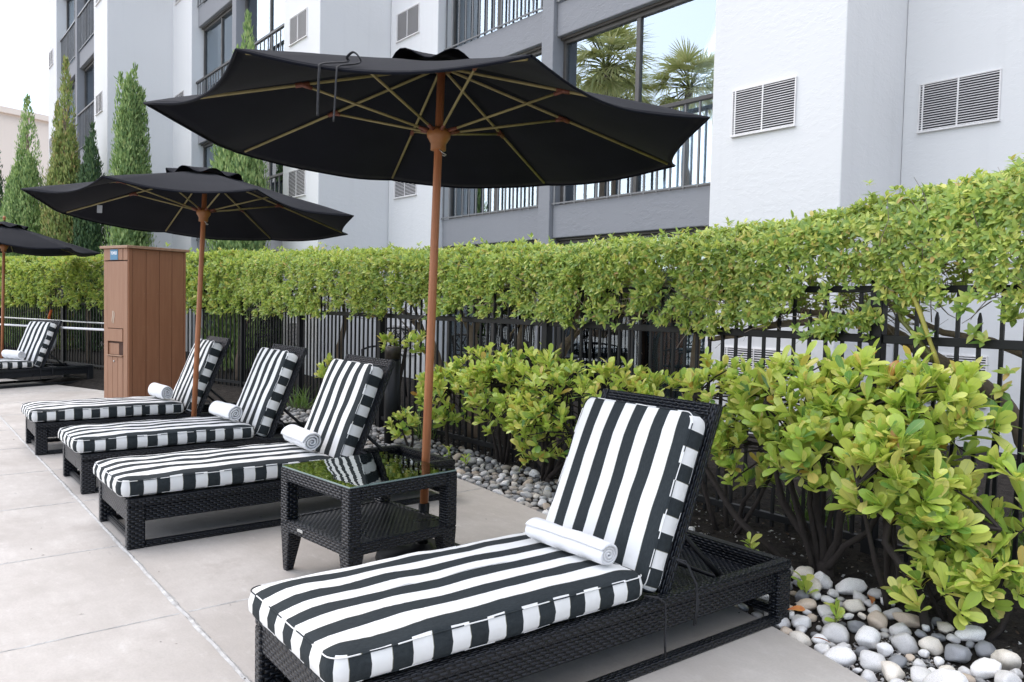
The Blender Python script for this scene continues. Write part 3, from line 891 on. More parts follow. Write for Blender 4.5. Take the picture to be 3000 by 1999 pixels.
# details that single umbrellas carry
U1i = U1.matrix_world.inverted()
def on_u1(p): return U1i @ Vector(p)
st = MB()
def catmull(P, n=6):
    P = [Vector(p) for p in P]; Q = []
    for i in range(len(P)-1):
        a, b, c, d = P[max(0,i-1)], P[i], P[i+1], P[min(len(P)-1,i+2)]
        for k in range(n):
            t = k/n; Q.append(.5*((2*b)+(c-a)*t+(2*a-5*b+4*c-d)*t*t+(3*b-a-3*c+d)*t**3))
    return Q+[P[-1]]
def strap(pts, w=.005, th=.003):
    pts = catmull(pts)
    st.tube(pts, w, 6, flat=th/w)
def u_surf(k, tt, f, R=1.40, zr=2.221, za=2.612, lift=0):
    a0, a1 = 2*pi*k/8, 2*pi*(k+1)/8
    A = Vector((R*f*cos(a0), R*f*sin(a0), za-(za-zr)*f)); B = Vector((R*f*cos(a1), R*f*sin(a1), za-(za-zr)*f))
    q = A.lerp(B, tt); w = 4*tt*(1-tt)
    return Vector((q.x*(1-.058*w*f**3), q.y*(1-.058*w*f**3), q.z-.055*w*f**1.5*.9+lift))
e0 = u_surf(7, .27, 1.0); e1 = u_surf(7, .33, 1.0); i0 = u_surf(7, .30, .88); i1 = u_surf(7, .36, .90)
out = Vector((e0.x, e0.y, 0)).normalized()
strap([e0+out*.02+Vector((0,0,-.185)), e0+out*.022+Vector((0,0,-.10)), e0+out*.02+Vector((0,0,-.02)), e0+Vector((0,0,.012)), i0+Vector((0,0,.012)), i0+Vector((.0,0,.030)), i0.lerp(i1,.5)+Vector((0,0,.052)), i1+Vector((0,0,.036)), i1+Vector((0,0,.014)), e1+Vector((0,0,.012)), e1+out*.02+Vector((0,0,-.02)), e1+out*.024+Vector((0,0,-.11)), e1+out*.03+Vector((0,0,-.20))])
so_ = st.build('tie_strap', M['cord'], U1)
tg = MB(); q = Vector((1.40*.73*cos(2*pi*5/8), 1.40*.73*sin(2*pi*5/8), 2.665-.444*.73-.05))
tg.box((0,0,-.035), (.045,.002,.07)); o = tg.build('care_tag', M['soft_white'], U2); o.location = q; o.rotation_euler = (0, 0, radians(60))

# ------------------------------------------------------------------ towel cabinet
CB = empty('towel_cabinet', (-10.08, 2.25, 0), radians(18.5))
tag(CB, 'tall brown slatted towel cabinet with a blue sign reading TOWELS', 'cabinet')
cw_, cd_, ch_ = .495, .75, 1.925; KX = .495/.42
b = MB(); b.box((-cw_/2, cd_/2, ch_/2), (cw_-.02, cd_-.02, ch_)); b.build('carcass', M['wood_dark'], CB)
b = MB()                                                   # side boards with grooves between
ys = [.045,.222,.394,.563,.728]
for side in (0.0, -cw_):
    for y0, y1 in zip(ys[:-1], ys[1:]): b.box((side, (y0+y1)/2, ch_/2), (.018, y1-y0-.006, ch_-.004))
b.build('side_boards', M['wood_board'], CB, bevel=.003)
b = MB()
for x in (.002, -cw_-.002):
    b.box((x, .021, ch_/2), (.026, .042, ch_-.002)); b.box((x, cd_-.010, ch_/2), (.026, .022, ch_-.002))
b.build('corner_trim', M['wood_board'], CB, bevel=.004)
sc = MB()
for z in (.25,.60,1.0,1.40,1.88):
    for y0, y1 in zip(ys[:-1], ys[1:]):
        for y in (y0+.022, y1-.022):
            sc.tube([(.006,y,z),(.0105,y,z)], .0045, 6)
sc.build('screws', M['wood_lid'], CB)
b = MB(); yf = -.002
def fbox(x0, x1, z0, z1, d=.016, y=0):
    x0, x1 = x0*KX, min(x1*KX, cw_)
    b.box(((x0+x1)/2-cw_, y, (z0+z1)/2), (x1-x0, d, z1-z0))
fbox(.0, .068, 0, 1.775); fbox(.345, .42, 0, 1.775); fbox(.068, .345, .98, 1.775)
fbox(0, .068, 1.787, ch_); fbox(.345, .42, 1.787, ch_)
b.build('front_boards', M['wood_front'], CB, bevel=.002)
b = MB(); fbox(.072, .341, 1.79, ch_-.002, .018, -.003); b.build('top_flap', M['wood_front'], CB, bevel=.002)
b = MB(); fbox(.072, .341, .825, .972, .020, -.006); b.build('drop_flap', M['wood_front'], CB, bevel=.003)
b = MB(); fbox(.072, .25, .665, .80, .010, .012); b.build('inner_panel', M['wood_front'], CB)
b = MB(); fbox(.066, .347, .648, .662, .034, -.010); b.build('sill', M['wood_lid'], CB, bevel=.002)
b = MB()
for x0, x1 in ((.074,.158),(.162,.246),(.250,.339)): fbox(x0, x1, .01, .640, .016, -.002)
door = b.build('lower_door', M['wood_front'], CB, bevel=.002)
b = MB(); b.tube([(-cw_+.19*KX,-.008,.585),(-cw_+.19*KX,-.020,.585)], .010, 12); b.build('lock', M['tin'], door)
b = MB(); b.box((-cw_/2+.005, cd_/2-.005, ch_+.017), (cw_+.085, cd_+.07, .032)); b.build('lid', M['wood_lid'], CB, bevel=.004)
b = MB(); b.box((-cw_+.195*KX, -.015, ch_-.072), (.160, .006, .125)); sg = b.build('sign', M['blue'], CB, bevel=.004)
cu = bpy.data.curves.new('lettering', 'FONT'); cu.body = 'TOWELS'; cu.size = .0365; cu.extrude = .0008; cu.align_x = 'CENTER'; cu.align_y = 'CENTER'; cu.offset = .0011
lt = bpy.data.objects.new('lettering', cu); COL.objects.link(lt); lt.parent = sg; lt.location = (-cw_+.195*KX, -.0185, ch_-.055); lt.rotation_euler = (pi/2, 0, 0); lt.scale = (.92,1.35,1); cu.materials.append(M['paint_white'])
bpy.context.view_layer.update()
lm_ = bpy.data.meshes.new_from_object(lt.evaluated_get(bpy.context.evaluated_depsgraph_get()))
l2_ = bpy.data.objects.new('lettering', lm_); COL.objects.link(l2_); l2_.parent = sg; l2_.location = lt.location; l2_.rotation_euler = lt.rotation_euler; l2_.scale = lt.scale
bpy.data.objects.remove(lt); l2_.name = 'lettering'
em = MB()
for dx, dz in ((0, .012), (.030, 0)):
    pts = [(-cw_+.150*KX+dx+.012*sin(2*pi*k/10*1.0+.6)*(1 if k < 20 else 1)+.020*math.exp(-((k-5.5)/2.6)**2), -.010, 1.185-.0150*k-dz*0) for k in range(11)]
    em.tube(pts, [.002+.0032*sin(pi*k/10) for k in range(11)], 6)
em.build('emblem', M['cream'], CB)

# ------------------------------------------------------------------ bollard light
BL = empty('bollard_light', (-6.6, 3.80, .0)); tag(BL, 'black cylindrical bollard light with a bronze cap among the stones', 'bollard light')
b = MB(); b.lathe([(.070,-.05),(.070,.80)], 32); b.build('post', M['black_metal'], BL)
b = MB(); b.lathe([(.060,.80),(.060,.822)], 32); b.build('light_gap', M['dark'], BL)
b = MB(); b.lathe([(.072,.822),(.072,.93),(.068,.936)], 32); b.build('cap', M['bronze'], BL)

# ------------------------------------------------------------------ fence
def fence_y(x): return 4.08 if x > -11.4 else 4.08 + .30*(x+11.4)
FE = empty('metal_fence', (-6, 4.08, 0)); tag(FE, 'black metal picket fence running below the hedge along the planting bed', 'fence')
Fi = Matrix.Translation((6, -4.08, 0))
px = [.59,-2.05,-4.69,-7.33,-9.37,-11.40,-13.9,-16.4,-18.9,-21.4]
for x in px:
    b = MB(); y = fence_y(x); b.box((0,0,.72), (.065,.065,1.60)); b.box((0,0,1.525), (.074,.074,.02))
    o = b.build('post', M['black_metal'], FE, bevel=.004); o.location = (x+6, y-4.08, 0); 
    if x < -11.4: o.rotation_euler.z = math.atan(.30)
for xa, xb in zip(px[:-1], px[1:]):
    ya, yb = fence_y(xa), fence_y(xb); A = Vector((xa+6, ya-4.08, 0)); B = Vector((xb+6, yb-4.08, 0))
    L = (B-A).length; ang = math.atan2(B.y-A.y, B.x-A.x)
    for nm, z, h in (('top_rail',1.478,.036),('middle_rail',1.218,.044),('bottom_rail',.145,.040)):
        b = MB(); b.box((L/2,0,0), (L-.066,.034,h)); o = b.build(nm, M['black_metal'], FE, bevel=.003); o.location = A+Vector((0,0,z)); o.rotation_euler.z = ang
    b = MB(); n = int(round(L/.098))
    for k in range(1, n):
        x = L*k/n; top = 1.475 if k % 2 else 1.335
        b.box((x, 0, (.02+top)/2), (.0165,.0165,top-.02))
        if not k % 2: b.hexa([(x-.008,-.008,top),(x+.008,-.008,top),(x+.008,.008,top),(x-.008,.008,top),(x-.003,-.003,top+.03),(x+.003,-.003,top+.03),(x+.003,.003,top+.03),(x-.003,.003,top+.03)])
    o = b.build('picket_panel', M['black_metal'], FE); o.location = A; o.rotation_euler.z = ang

# poles and life ring hung on the far fence
PLD = [((-11.9, 2.62, .885), (-19.5, .72, .80)), ((-11.9, 3.22, .935), (-19.6, 1.06, .93))]
for i, (a, c) in enumerate(PLD):
    b = MB(); A, B = Vector(a), Vector(c); b.tube([(0,0,0), (B-A)*.5, B-A], .017-.003*i, 10)
    o = b.build('pool_pole', M['white_plastic'] if i == 0 else M['tin']); o.location = a
    tag(o, ['lower white pool pole slung along the far fence behind the brown cabinet', 'upper greyish pool pole slung along the far fence behind the brown cabinet'][i], 'pole', 'pool poles on the fence')
RB = empty('ring_buoy', (-15.75, 2.28, .66)); tag(RB, 'white ring buoy with orange rope hanging at the far fence by the picture edge', 'ring buoy')
b = MB(); b.tube([(.22*cos(a), 0, .22*sin(a)) for a in np.linspace(0, 2*pi, 33)], .055, 12, caps=False); b.build('ring', M['white_plastic'], RB)
b = MB(); b.tube([(.05,-.03,.24),(.08,-.04,.32),(.16,-.02,.44)], .022, 8); b.build('rope', M['orange'], RB)
b = MB(); b.tube([(.27*cos(a)+.02, -.05, .27*sin(a)-.03) for a in np.linspace(-1.9, 1.3, 18)], .008, 6); b.build('cord', M['white_plastic'], RB)

# ------------------------------------------------------------------ hotel building
HB = empty('hotel_building', (-12, 7, 0)); tag(HB, 'white and grey stepped hotel building with tall windows and railings behind the hedge', 'building')
HO = Vector((-12, 7, 0))
def hb(mb, name, mat, bevel=0, parent=HB):
    o = mb.build(name, mat, parent, bevel=bevel)
    if parent is HB: o.location = -HO
    return o
def B3(x0, x1, y0, y1, z0, z1, mb=None):
    mb = mb or MB(); mb.box(((x0+x1)/2, (y0+y1)/2, (z0+z1)/2), (x1-x0, y1-y0, z1-z0)); return mb
FH = 2.70; TOP = 14.2
def vent(xc, y, n, w=.715, h=.455):
    zc = .728 + 2.675*n
    f = MB(); x0, x1, z0, z1 = xc-w/2, xc+w/2, zc-h/2, zc+h/2; t = .014
    B3(x0-t, x1+t, y-.020, y+.01, z1, z1+t, f); B3(x0-t, x1+t+.008, y-.034, y+.01, z0-t-.004, z0, f)
    B3(x0-t, x0, y-.018, y+.01, z0, z1, f); B3(x1, x1+t, y-.018, y+.01, z0, z1, f)
    fo = hb(f, 'vent', M['vent'], .002)
    c = B3(x0, x1, y-.0035, y-.001, z0, z1); co = c.build('vent_shade_sheet', M['vent_dark'], fo)  # flat dark sheet on the wall, painted shade behind the slats
    s = MB(); m = 19
    for k in range(m):
        z = z0+(k+.5)*h/m
        s.hexa([(x0,y-.018,z-.0065),(x1,y-.018,z-.0065),(x1,y-.006,z+.0005),(x0,y-.006,z+.0005),(x0,y-.018,z-.0005),(x1,y-.018,z-.0005),(x1,y-.006,z+.0050),(x0,y-.006,z+.0050)])
    for x in (xc, x0+.03):
        B3(x-.008, x+.008, y-.0215, y-.0175, z0, z1, s)
    s.build('vent_slats', M['vent'], fo)
def window(x0, x1, y, z0, z1, gmat, style, floor):
    f = MB(); t = .05
    B3(x0, x1, y-.03, y+.05, z1-.075, z1, f); B3(x0, x1, y-.03, y+.05, z0, z0+.05, f)
    B3(x0, x0+t, y-.026, y+.05, z0+.05, z1-.075, f); B3(x1-t, x1, y-.026, y+.05, z0+.05, z1-.075, f)
    xm = (x0+x1)/2; B3(xm-.032, xm+.032, y-.022, y+.05, z0+.05, z1-.075, f)
    B3(x0-.01, x1+.01, y-.075, y-.031, z1-.03, z1+.004, f)
    fo = hb(f, 'window', M['frame'], .004)
    p = B3(x0+t, x1-t, y+.008, y+.016, z0+.05, z1-.075); p.build('pane', gmat, fo)
    # pleated curtain behind part of the pane
    for (a, c) in style:
        V = []; F = []; nn = 60
        for i in range(nn+1):
            u = a+(c-a)*i/nn; X = x0+t+(x1-x0-2*t)*u
            yy = y+.16+.022*sin(i*1.9)+.012*sin(i*.77)
            V += [(X, yy, z0+.05), (X, yy, z1-.06)]
        for i in range(nn): F.append((2*i, 2*i+2, 2*i+3, 2*i+1))
        cu_ = MB(); cu_.add(V, F, None, 0, True); cu_.build('curtain', M['curtain'], fo)
    return fo
def railing(x0, x1, y, z0, n):
    r = MB(); zt = z0+.98
    for k in range(n):
        x = x0+.05+(x1-x0-.10)*k/(n-1); B3(x-.011, x+.011, y-.011, y+.011, z0, zt-.03, r)
    B3(x0, x1, y-.010, y+.010, z0+.012, z0+.03, r)
    o = hb(r, 'balcony_rail', M['rail'])
    c = B3(x0-.012, x1+.012, y-.028, y+.028, zt-.035, zt+.012); c.build('rail_cap', M['rail_top'], o, bevel=.004)
mods = [(-3.93, 7.0, 5), (-12.40, 5.68, 5), (-20.85, 4.20, 5)]
# walls
def wall(x0, x1, y): return hb(B3(x0, x1, y, y+9, -.3, TOP), 'wall', M['stucco'], .012)
wall(-3.928, 9.0, 8.14)
hb(B3(9.002, 9.4, 5.0, 17, -.3, TOP), 'wall', M['stucco'])
for n in range(5): vent(-3.40, 8.14, n)
for n in range(5): vent(3.60, 8.14, n)
cst = [[(0,.3),(.5,1)],[(.0,1)],[(.0,.8)],[(.0,1)],[(.3,1)],[(0,.7)]]
for mi, (XR, YA, nf) in enumerate(mods):
    wall(XR-1.50, XR, YA); wall(XR-8.458, XR-6.95, YA)
    for n in range(nf): vent(XR-.865, YA, n); vent(XR-8.46+.58, YA, n)
    xl, xr = XR-6.95, XR-1.502; pc = XR-4.35
    hb(B3(pc-.12, pc+.12, YA+.085, YA+.6, -.3, TOP), 'pillar', M['grey_paint'], .01)
    hb(B3(xl, xr, YA+2.2, YA+2.3, -.3, TOP), 'room_backing', M['dark'])
    for n in range(nf):
        zs0, zs1 = 2.28+FH*n, 2.72+FH*n
        for (a, c) in ((xl, pc-.1215), (pc+.1215, xr)):
            hb(B3(a, c, YA+.15, YA+.262, zs0, zs1), 'spandrel', M['grey_paint'], .012)
            hb(B3(a, c, YA+.2635, YA+2.19, zs0+.06, zs1-.03), 'floor_slab', M['grey_paint'])
            z0 = .02 if n == 0 else zs1-FH
            i = (mi*3+n*2+(0 if a == xl else 1)) % len(cst)
            window(a+.004, c-.004, YA+.30, z0, zs0, M['glass_dark'] if n == 0 else M['glass'], cst[i], n)
            railing(a+.01, c-.01, YA+.125, zs1, 14)
hb(B3(-29.31, 9.4, 4.2+5, 17.1, TOP+.002, TOP+.3), 'roof', M['grey_paint'])
hb(B3(-29.30, 9.39, 13.5, 16.9, -.3, TOP), 'rear_block', M['stucco'])

BG = empty('beige_building', (-72, 7, 0), radians(-70)); tag(BG, 'distant beige building without windows beyond the cypress trees at the picture edge', 'building')
b = MB(); b.box((0,0,6.85), (60,14,13.7)); b.build('wall', M['beige_wall'], BG)
b = MB(); b.box((0,-7.05,8.2), (60,.25,.5)); b.box((0,-7.03,7.1), (60,.12,.3)); b.build('ledge', M['beige_wall'], BG)
b = MB(); b.box((0,0,13.9), (60.6,14.6,.4)); b.build('roof', M['beige_wall'], BG)

# ------------------------------------------------------------------ iron chairs behind the fence
def make_chair():
    t = empty('patio_chair')
    b = MB()
    for k in range(9): b.box((-.19+.38*k/8, 0, .44), (.018,.40,.008))
    b.tube([(-.2,-.2,.44),(.2,-.2,.44),(.2,.2,.44),(-.2,.2,.44),(-.2,-.2,.44)], .012, 6); b.build('seat', M['black_metal'], t)
    b = MB(); b.tube([(-.2,.2,.44),(-.22,.26,.90)], .013, 6); b.tube([(.2,.2,.44),(.22,.26,.90)], .013, 6)
    b.tube([(-.22,.26,.90),(-.1,.27,.925),(.1,.27,.925),(.22,.26,.90)], .013, 6); b.tube([(-.21,.24,.74),(.21,.24,.74)], .010, 6)
    for k in range(4):
        x = -.165+.11*k
        b.tube([(x-.05,.25,.76),(x,.262,.83),(x+.05,.27,.905)], .007, 5); b.tube([(x+.05,.25,.76),(x,.262,.83),(x-.05,.27,.905)], .007, 5)
        b.tube([(x+.05*cos(q), .225, .62+.07*sin(q)) for q in np.linspace(0, 2*pi, 11)], .007, 5, caps=False)
    b.build('backrest', M['black_metal'], t)
    for x in (-.2, .2):
        for y in (-.2, .2):
            b = MB(); b.tube([(x,y,.44),(x*1.05,y*1.05,.22),(x*1.12,y*1.15,0)], .012, 6); b.build('leg', M['black_metal'], t)
        b = MB(); b.tube([(x*1.1,.24,.68),(x*1.2,.0,.67),(x*1.18,-.17,.64),(x*1.05,-.19,.44)], .014, 6); b.build('armrest', M['black_metal'], t)
    return t
ch0 = make_chair()
GCH = 'black iron chairs behind the fence'
spots = [(-9.35,5.25,.5,'black iron patio chair behind the fence beside a low wall vent, near the umbrella pole'),
         (-1.55,5.0,-.9,'black iron patio chair behind the fence at the picture edge, by the leaning hedge trunk'),
         (-6.1,5.35,2.6,'black iron patio chair behind the fence in front of the dark ground floor window'),
         (-13.3,5.0,.3,'black iron patio chair behind the fence just beside the brown cabinet'),
         (-7.5,5.5,3.4,'black iron patio chair behind the fence and the laurel shrubs, below the pale curtains')]
for i, (x, y, r, lab) in enumerate(spots):
    o = ch0 if i == 0 else copy_tree(ch0)
    o.location = (x, y, .08); o.rotation_euler.z = r; tag(o, lab, 'chair', GCH)
pt_ = empty('patio_table', (-6.75, 5.75, .08)); tag(pt_, 'round black iron patio table before the dark ground floor window behind the fence', 'table')
b = MB(); b.lathe([(.44,.70),(.45,.71),(.45,.725),(.44,.73)], 32); b.build('tabletop', M['black_metal'], pt_)
for k in range(4):
    a = pi/4+k*pi/2; b = MB(); b.tube([(.10*cos(a),.10*sin(a),.70),(.12*cos(a),.12*sin(a),.3),(.32*cos(a),.32*sin(a),0)], .014, 6); b.build('leg', M['black_metal'], pt_)

# ------------------------------------------------------------------ hedge
HX = [-26,-20,-14,-11,-9,-6.35,-4.77,-3,-2.38,-1.87,-1.4,-.5,1]
HZ = [2.04,2.04,2.03,1.99,1.92,1.83,1.80,1.84,1.89,1.96,2.04,2.14,2.2]
HBX = [-26,-11,-7.4,-6,-4.6,-3.2,-2.25,-2.0,-1.8,1]
HBZ = [1.14,1.16,1.24,1.27,1.27,1.26,1.25,1.33,1.44,1.48]
HG = empty('hedge', (-6, 4.45, 0)); tag(HG, 'long clipped yellow green hedge above the black fence, running the length of the bed', 'hedge')
def hedge_sprigs(xa, xb, ns):
    ns = int(ns*1.9)
    x = RNG.uniform(xa, xb, ns); top = np.interp(x, HX, HZ); bot = np.interp(x, HBX, HBZ)
    yc = np.where(x > -11.4, 4.45, 4.45+.30*(x+11.4)); hw = .47
    u = RNG.uniform(0, 1, ns)
    P = np.zeros((ns,3)); Nr = np.zeros((ns,3)); keep = np.ones(ns, bool)
    for i in range(ns):
        lum = .055*mnoise.noise((x[i]*1.7, 3, u[i]*3)) + .03*mnoise.noise((x[i]*5, 8, u[i]*9))
        if u[i] < .46:      # front face
            t = u[i]/.46; z = bot[i]+(top[i]-bot[i])*t + RNG.normal(0,.02) ; 
            rnd = max(0, (t-.78)/.22); y = -hw + .16*rnd**2 + lum
            ny, nz = -cos(rnd*1.1), sin(rnd*1.1)
            d = .55*mnoise.noise((x[i]*1.5, 1, z*2.6))+.75*mnoise.noise((x[i]*4.6, 2, z*5.2)); low = 1-t
            if d > .36-(.17 if -3.4 < x[i] < -2.0 else .30)*low and RNG.uniform() < .88: keep[i] = False
            if t < .14 and mnoise.noise((x[i]*2.7, 7, 0)) > .1: z -= RNG.uniform(0,.08)
        elif u[i] < .80:    # top
            t = (u[i]-.46)/.34; y = -hw+.14+(2*hw-.28)*t; z = top[i]+lum+.02*sin(pi*t)+(RNG.exponential(.02) if RNG.uniform() < .25 else 0); ny, nz = (t-.5)*.6, 1
        else:               # back and filling
            t = (u[i]-.80)/.20; z = bot[i]+.1+(top[i]-bot[i]-.12)*RNG.uniform(); y = RNG.uniform(-.1, hw); ny, nz = .6, .5
            if RNG.uniform() < .45*(1-(z-bot[i])/(top[i]-bot[i])): keep[i] = False
        dep = RNG.exponential(.022)
        P[i] = (x[i], yc[i]+y-ny*dep*1.0, z-nz*dep); Nr[i] = (0, ny, nz)
    return P[keep], unit(Nr[keep])
def rosettes(P, Nr, per, L, W, spread=(.95,1.5), up=.25, jit=.25):
    n = len(P); ax = unit(Nr + RNG.normal(0, jit, (n,3)) + np.array([0,0,up]))
    t1 = unit(np.cross(ax, RNG.normal(size=(n,3)))); t2 = np.cross(ax, t1)
    ps, ds, ns, ls, ws = [], [], [], [], []
    ph = RNG.uniform(0, 2*pi, n)
    for k in range(per):
        a = ph + 2.4*k + RNG.normal(0,.25,n); sp = RNG.uniform(*spread, n)*(.55+.6*k/per)
        side = t1*np.cos(a)[:,None]+t2*np.sin(a)[:,None]
        d = unit(ax*np.cos(sp)[:,None] + side*np.sin(sp)[:,None])
        nn = unit(ax*np.sin(sp)[:,None] - side*np.cos(sp)[:,None] + RNG.normal(0,.25,(n,3)))
        ps.append(P - ax*(.018*k/per*L/.05)[:,None] if isinstance(L, np.ndarray) else P - ax*(.35*L*k/per)); ds.append(d); ns.append(nn)
        l = L*RNG.uniform(.6,1.15,n); ls.append(l); ws.append(W*l/L*RNG.uniform(.85,1.15,n))
    return np.concatenate(ps), np.concatenate(ds), np.concatenate(ns), np.concatenate(ls), np.concatenate(ws)
def cat(*parts): return [np.concatenate(z) for z in zip(*parts)]
A_near = rosettes(*hedge_sprigs(-4.9, .2, 5600), 6, .049, .0205)
B_ = cat(rosettes(*hedge_sprigs(-11.4, -4.9, 6600), 5, .058, .028), rosettes(*hedge_sprigs(-26, -11.4, 6500), 5, .085, .042))
B_[0][:] -= np.array([-6,4.45,0]); leaf_mesh('distant_foliage', *B_, M['hedge'], HG, rows=2, droop=.1, fold=.3)
# lone leafy sprigs hanging under the near end
sp = np.array([(-1.95,4.05,1.36),(-1.80,4.0,1.25),(-1.62,4.0,1.42),(-1.55,4.05,1.28),(-1.44,4.0,1.02),(-1.52,3.98,1.07),(-1.83,4.0,1.08),(-1.74,3.97,.97),(-1.70,4.0,1.02),(-1.66,3.98,.94),(-1.60,4.0,.90),(-1.47,4.0,.96),(-1.40,4.0,1.35),(-1.85,4.02,1.50),(-2.1,4.0,1.34),(-2.3,4.0,1.28)])
sp = np.repeat(sp, 3, 0)+RNG.normal(0,.022,(48,3)); A = cat(A_near, rosettes(sp, unit(np.tile([0,-.7,.4],(48,1))), 6, .066, .030))
A[0][:] -= np.array([-6,4.45,0]); leaf_mesh('foliage', *A, M['hedge'], HG, rows=5, droop=.2, fold=.25, shape='lanc')
tw_ = MB()
for i in range(2000):
    x = random.uniform(-9, 0) if i < 1500 else random.uniform(-20,-9); top = float(np.interp(x,HX,HZ)); bot = float(np.interp(x,HBX,HBZ))
    yc = fence_y(x)+.37; p = Vector((x, yc+random.uniform(-.46,.25), bot+random.uniform(-.04,.9)**1*(top-bot)*.75))
    d = Vector((random.gauss(0,1), random.gauss(0,.5), random.gauss(.35,.6))).normalized(); l = random.uniform(.12,.34)
    pts = [p]
    for k in range(3):
        d = (d+Vector((random.gauss(0,.3),random.gauss(0,.3),random.gauss(.05,.3)))).normalized(); pts.append(pts[-1]+d*l/3)
    r = random.uniform(.0018,.0042); tw_.tube([q-Vector((-6,4.45,0)) for q in pts], [r,r*.8,r*.6,r*.4], 4, caps=False)
tw_.build('twigs', M['twig'], HG)
def limb(pts, rs, name='trunk', mat='bark_hedge', par=HG, off=(-6,4.45,0), wob=.012, n=9):
    b = MB(); P = []
    R = []
    for i in range(len(pts)-1):
        for k in range(5):
            t = k/5; q = Vector(pts[i]).lerp(Vector(pts[i+1]), t)
            q += Vector((mnoise.noise(q*9), mnoise.noise(q*9+Vector((5,0,0))), mnoise.noise(q*9+Vector((0,7,0)))))*wob
            P.append(q-Vector(off)); R.append((rs[i]+(rs[i+1]-rs[i])*t)*(1+.18*mnoise.noise(q*22)))
    P.append(Vector(pts[-1])-Vector(off)); R.append(rs[-1])
    b.tube(P, R, n)
    return b.build(name, M[mat], par)
limb([(-1.20,4.42,-.02),(-1.36,4.42,.55),(-1.475,4.40,.79),(-1.573,4.38,.95),(-1.739,4.36,1.06),(-1.968,4.34,1.17),(-2.179,4.33,1.30),(-2.7,4.36,1.36),(-3.3,4.4,1.30)], [.050,.044,.040,.037,.035,.033,.029,.019,.012])
limb([(-1.05,4.45,1.02),(-1.35,4.40,1.12),(-1.62,4.38,1.22),(-1.85,4.37,1.26),(-2.2,4.4,1.42)], [.030,.026,.020,.016,.008])
limb([(-2.3,4.2,1.33),(-2.75,4.12,1.26),(-2.95,4.10,1.20),(-3.15,4.12,1.17),(-3.2,4.15,1.35)], [.022,.02,.018,.015,.008])
limb([(-3.2,4.2,1.28),(-3.6,4.15,1.29),(-4.1,4.2,1.33)], [.016,.014,.008])
limb([(-4.95,4.4,.05),(-4.98,4.4,.8),(-4.83,4.38,1.0),(-4.73,4.4,1.12),(-4.70,4.4,1.28),(-4.5,4.4,1.5)], [.05,.05,.042,.030,.026,.014])
limb([(-4.73,4.4,1.12),(-4.55,4.38,1.22),(-4.4,4.4,1.38)], [.020,.014,.008])
limb([(-5.45,4.4,.05),(-5.46,4.4,.9),(-5.40,4.4,1.1),(-5.36,4.4,1.25),(-5.5,4.4,1.5)], [.045,.036,.030,.026,.012])
limb([(-5.62,4.38,.92),(-5.50,4.36,1.1),(-5.40,4.38,1.2)], [.012,.010,.007])
limb([(-6.13,4.4,.05),(-6.13,4.4,.91),(-6.14,4.4,1.08),(-6.05,4.4,1.25),(-5.9,4.4,1.5)], [.06,.05,.045,.028,.012])
limb([(-6.14,4.4,1.08),(-6.32,4.4,1.25),(-6.4,4.4,1.5)], [.03,.02,.01])
limb([(-6.62,4.4,.05),(-6.72,4.4,.80),(-6.86,4.4,.95),(-7.05,4.38,1.10),(-7.30,4.36,1.24),(-7.7,4.36,1.36)], [.05,.04,.036,.032,.026,.012])
limb([(-6.95,4.4,1.02),(-7.2,4.4,1.30),(-7.35,4.4,1.5)], [.018,.014,.008])
limb([(-6.60,4.3,.78),(-6.85,4.25,.97),(-7.2,4.2,1.2)], [.010,.010,.006])
limb([(-10.9,4.1,1.26),(-10.1,4.1,1.275),(-9.6,4.1,1.255),(-9.2,4.12,1.29)], [.020,.024,.020,.012])
limb([(-12.3,4.3,.05),(-12.1,4.3,.7),(-11.9,4.3,1.0),(-11.4,4.3,1.2),(-10.9,4.3,1.4)], [.05,.045,.04,.035,.02])
limb([(-8.9,4.4,.05),(-8.95,4.4,.8),(-8.8,4.4,1.1),(-8.9,4.4,1.4)], [.045,.04,.03,.015])
limb([(-14.6,3.6,.05),(-14.5,3.6,.8),(-14.6,3.6,1.3)], [.08,.07,.04])
limb([(-16.5,3.0,.05),(-16.4,3.0,.8),(-16.6,3.0,1.3)], [.05,.045,.03])
limb([(-3.6,4.45,.05),(-3.55,4.45,.8),(-3.5,4.45,1.35)], [.04,.035,.02])
limb([(-1.93,4.0,1.66),(-1.907,4.0,1.59),(-1.814,4.0,1.387),(-1.705,4.0,1.10)], [.010,.0115,.0115,.0105], 'green_shoot', 'bamboo', wob=.004)
limb([(-2.02,4.1,1.55),(-1.93,4.08,1.32),(-1.74,4.05,1.12)], [.011,.012,.010], 'green_shoot', 'olive_stem', wob=.006)

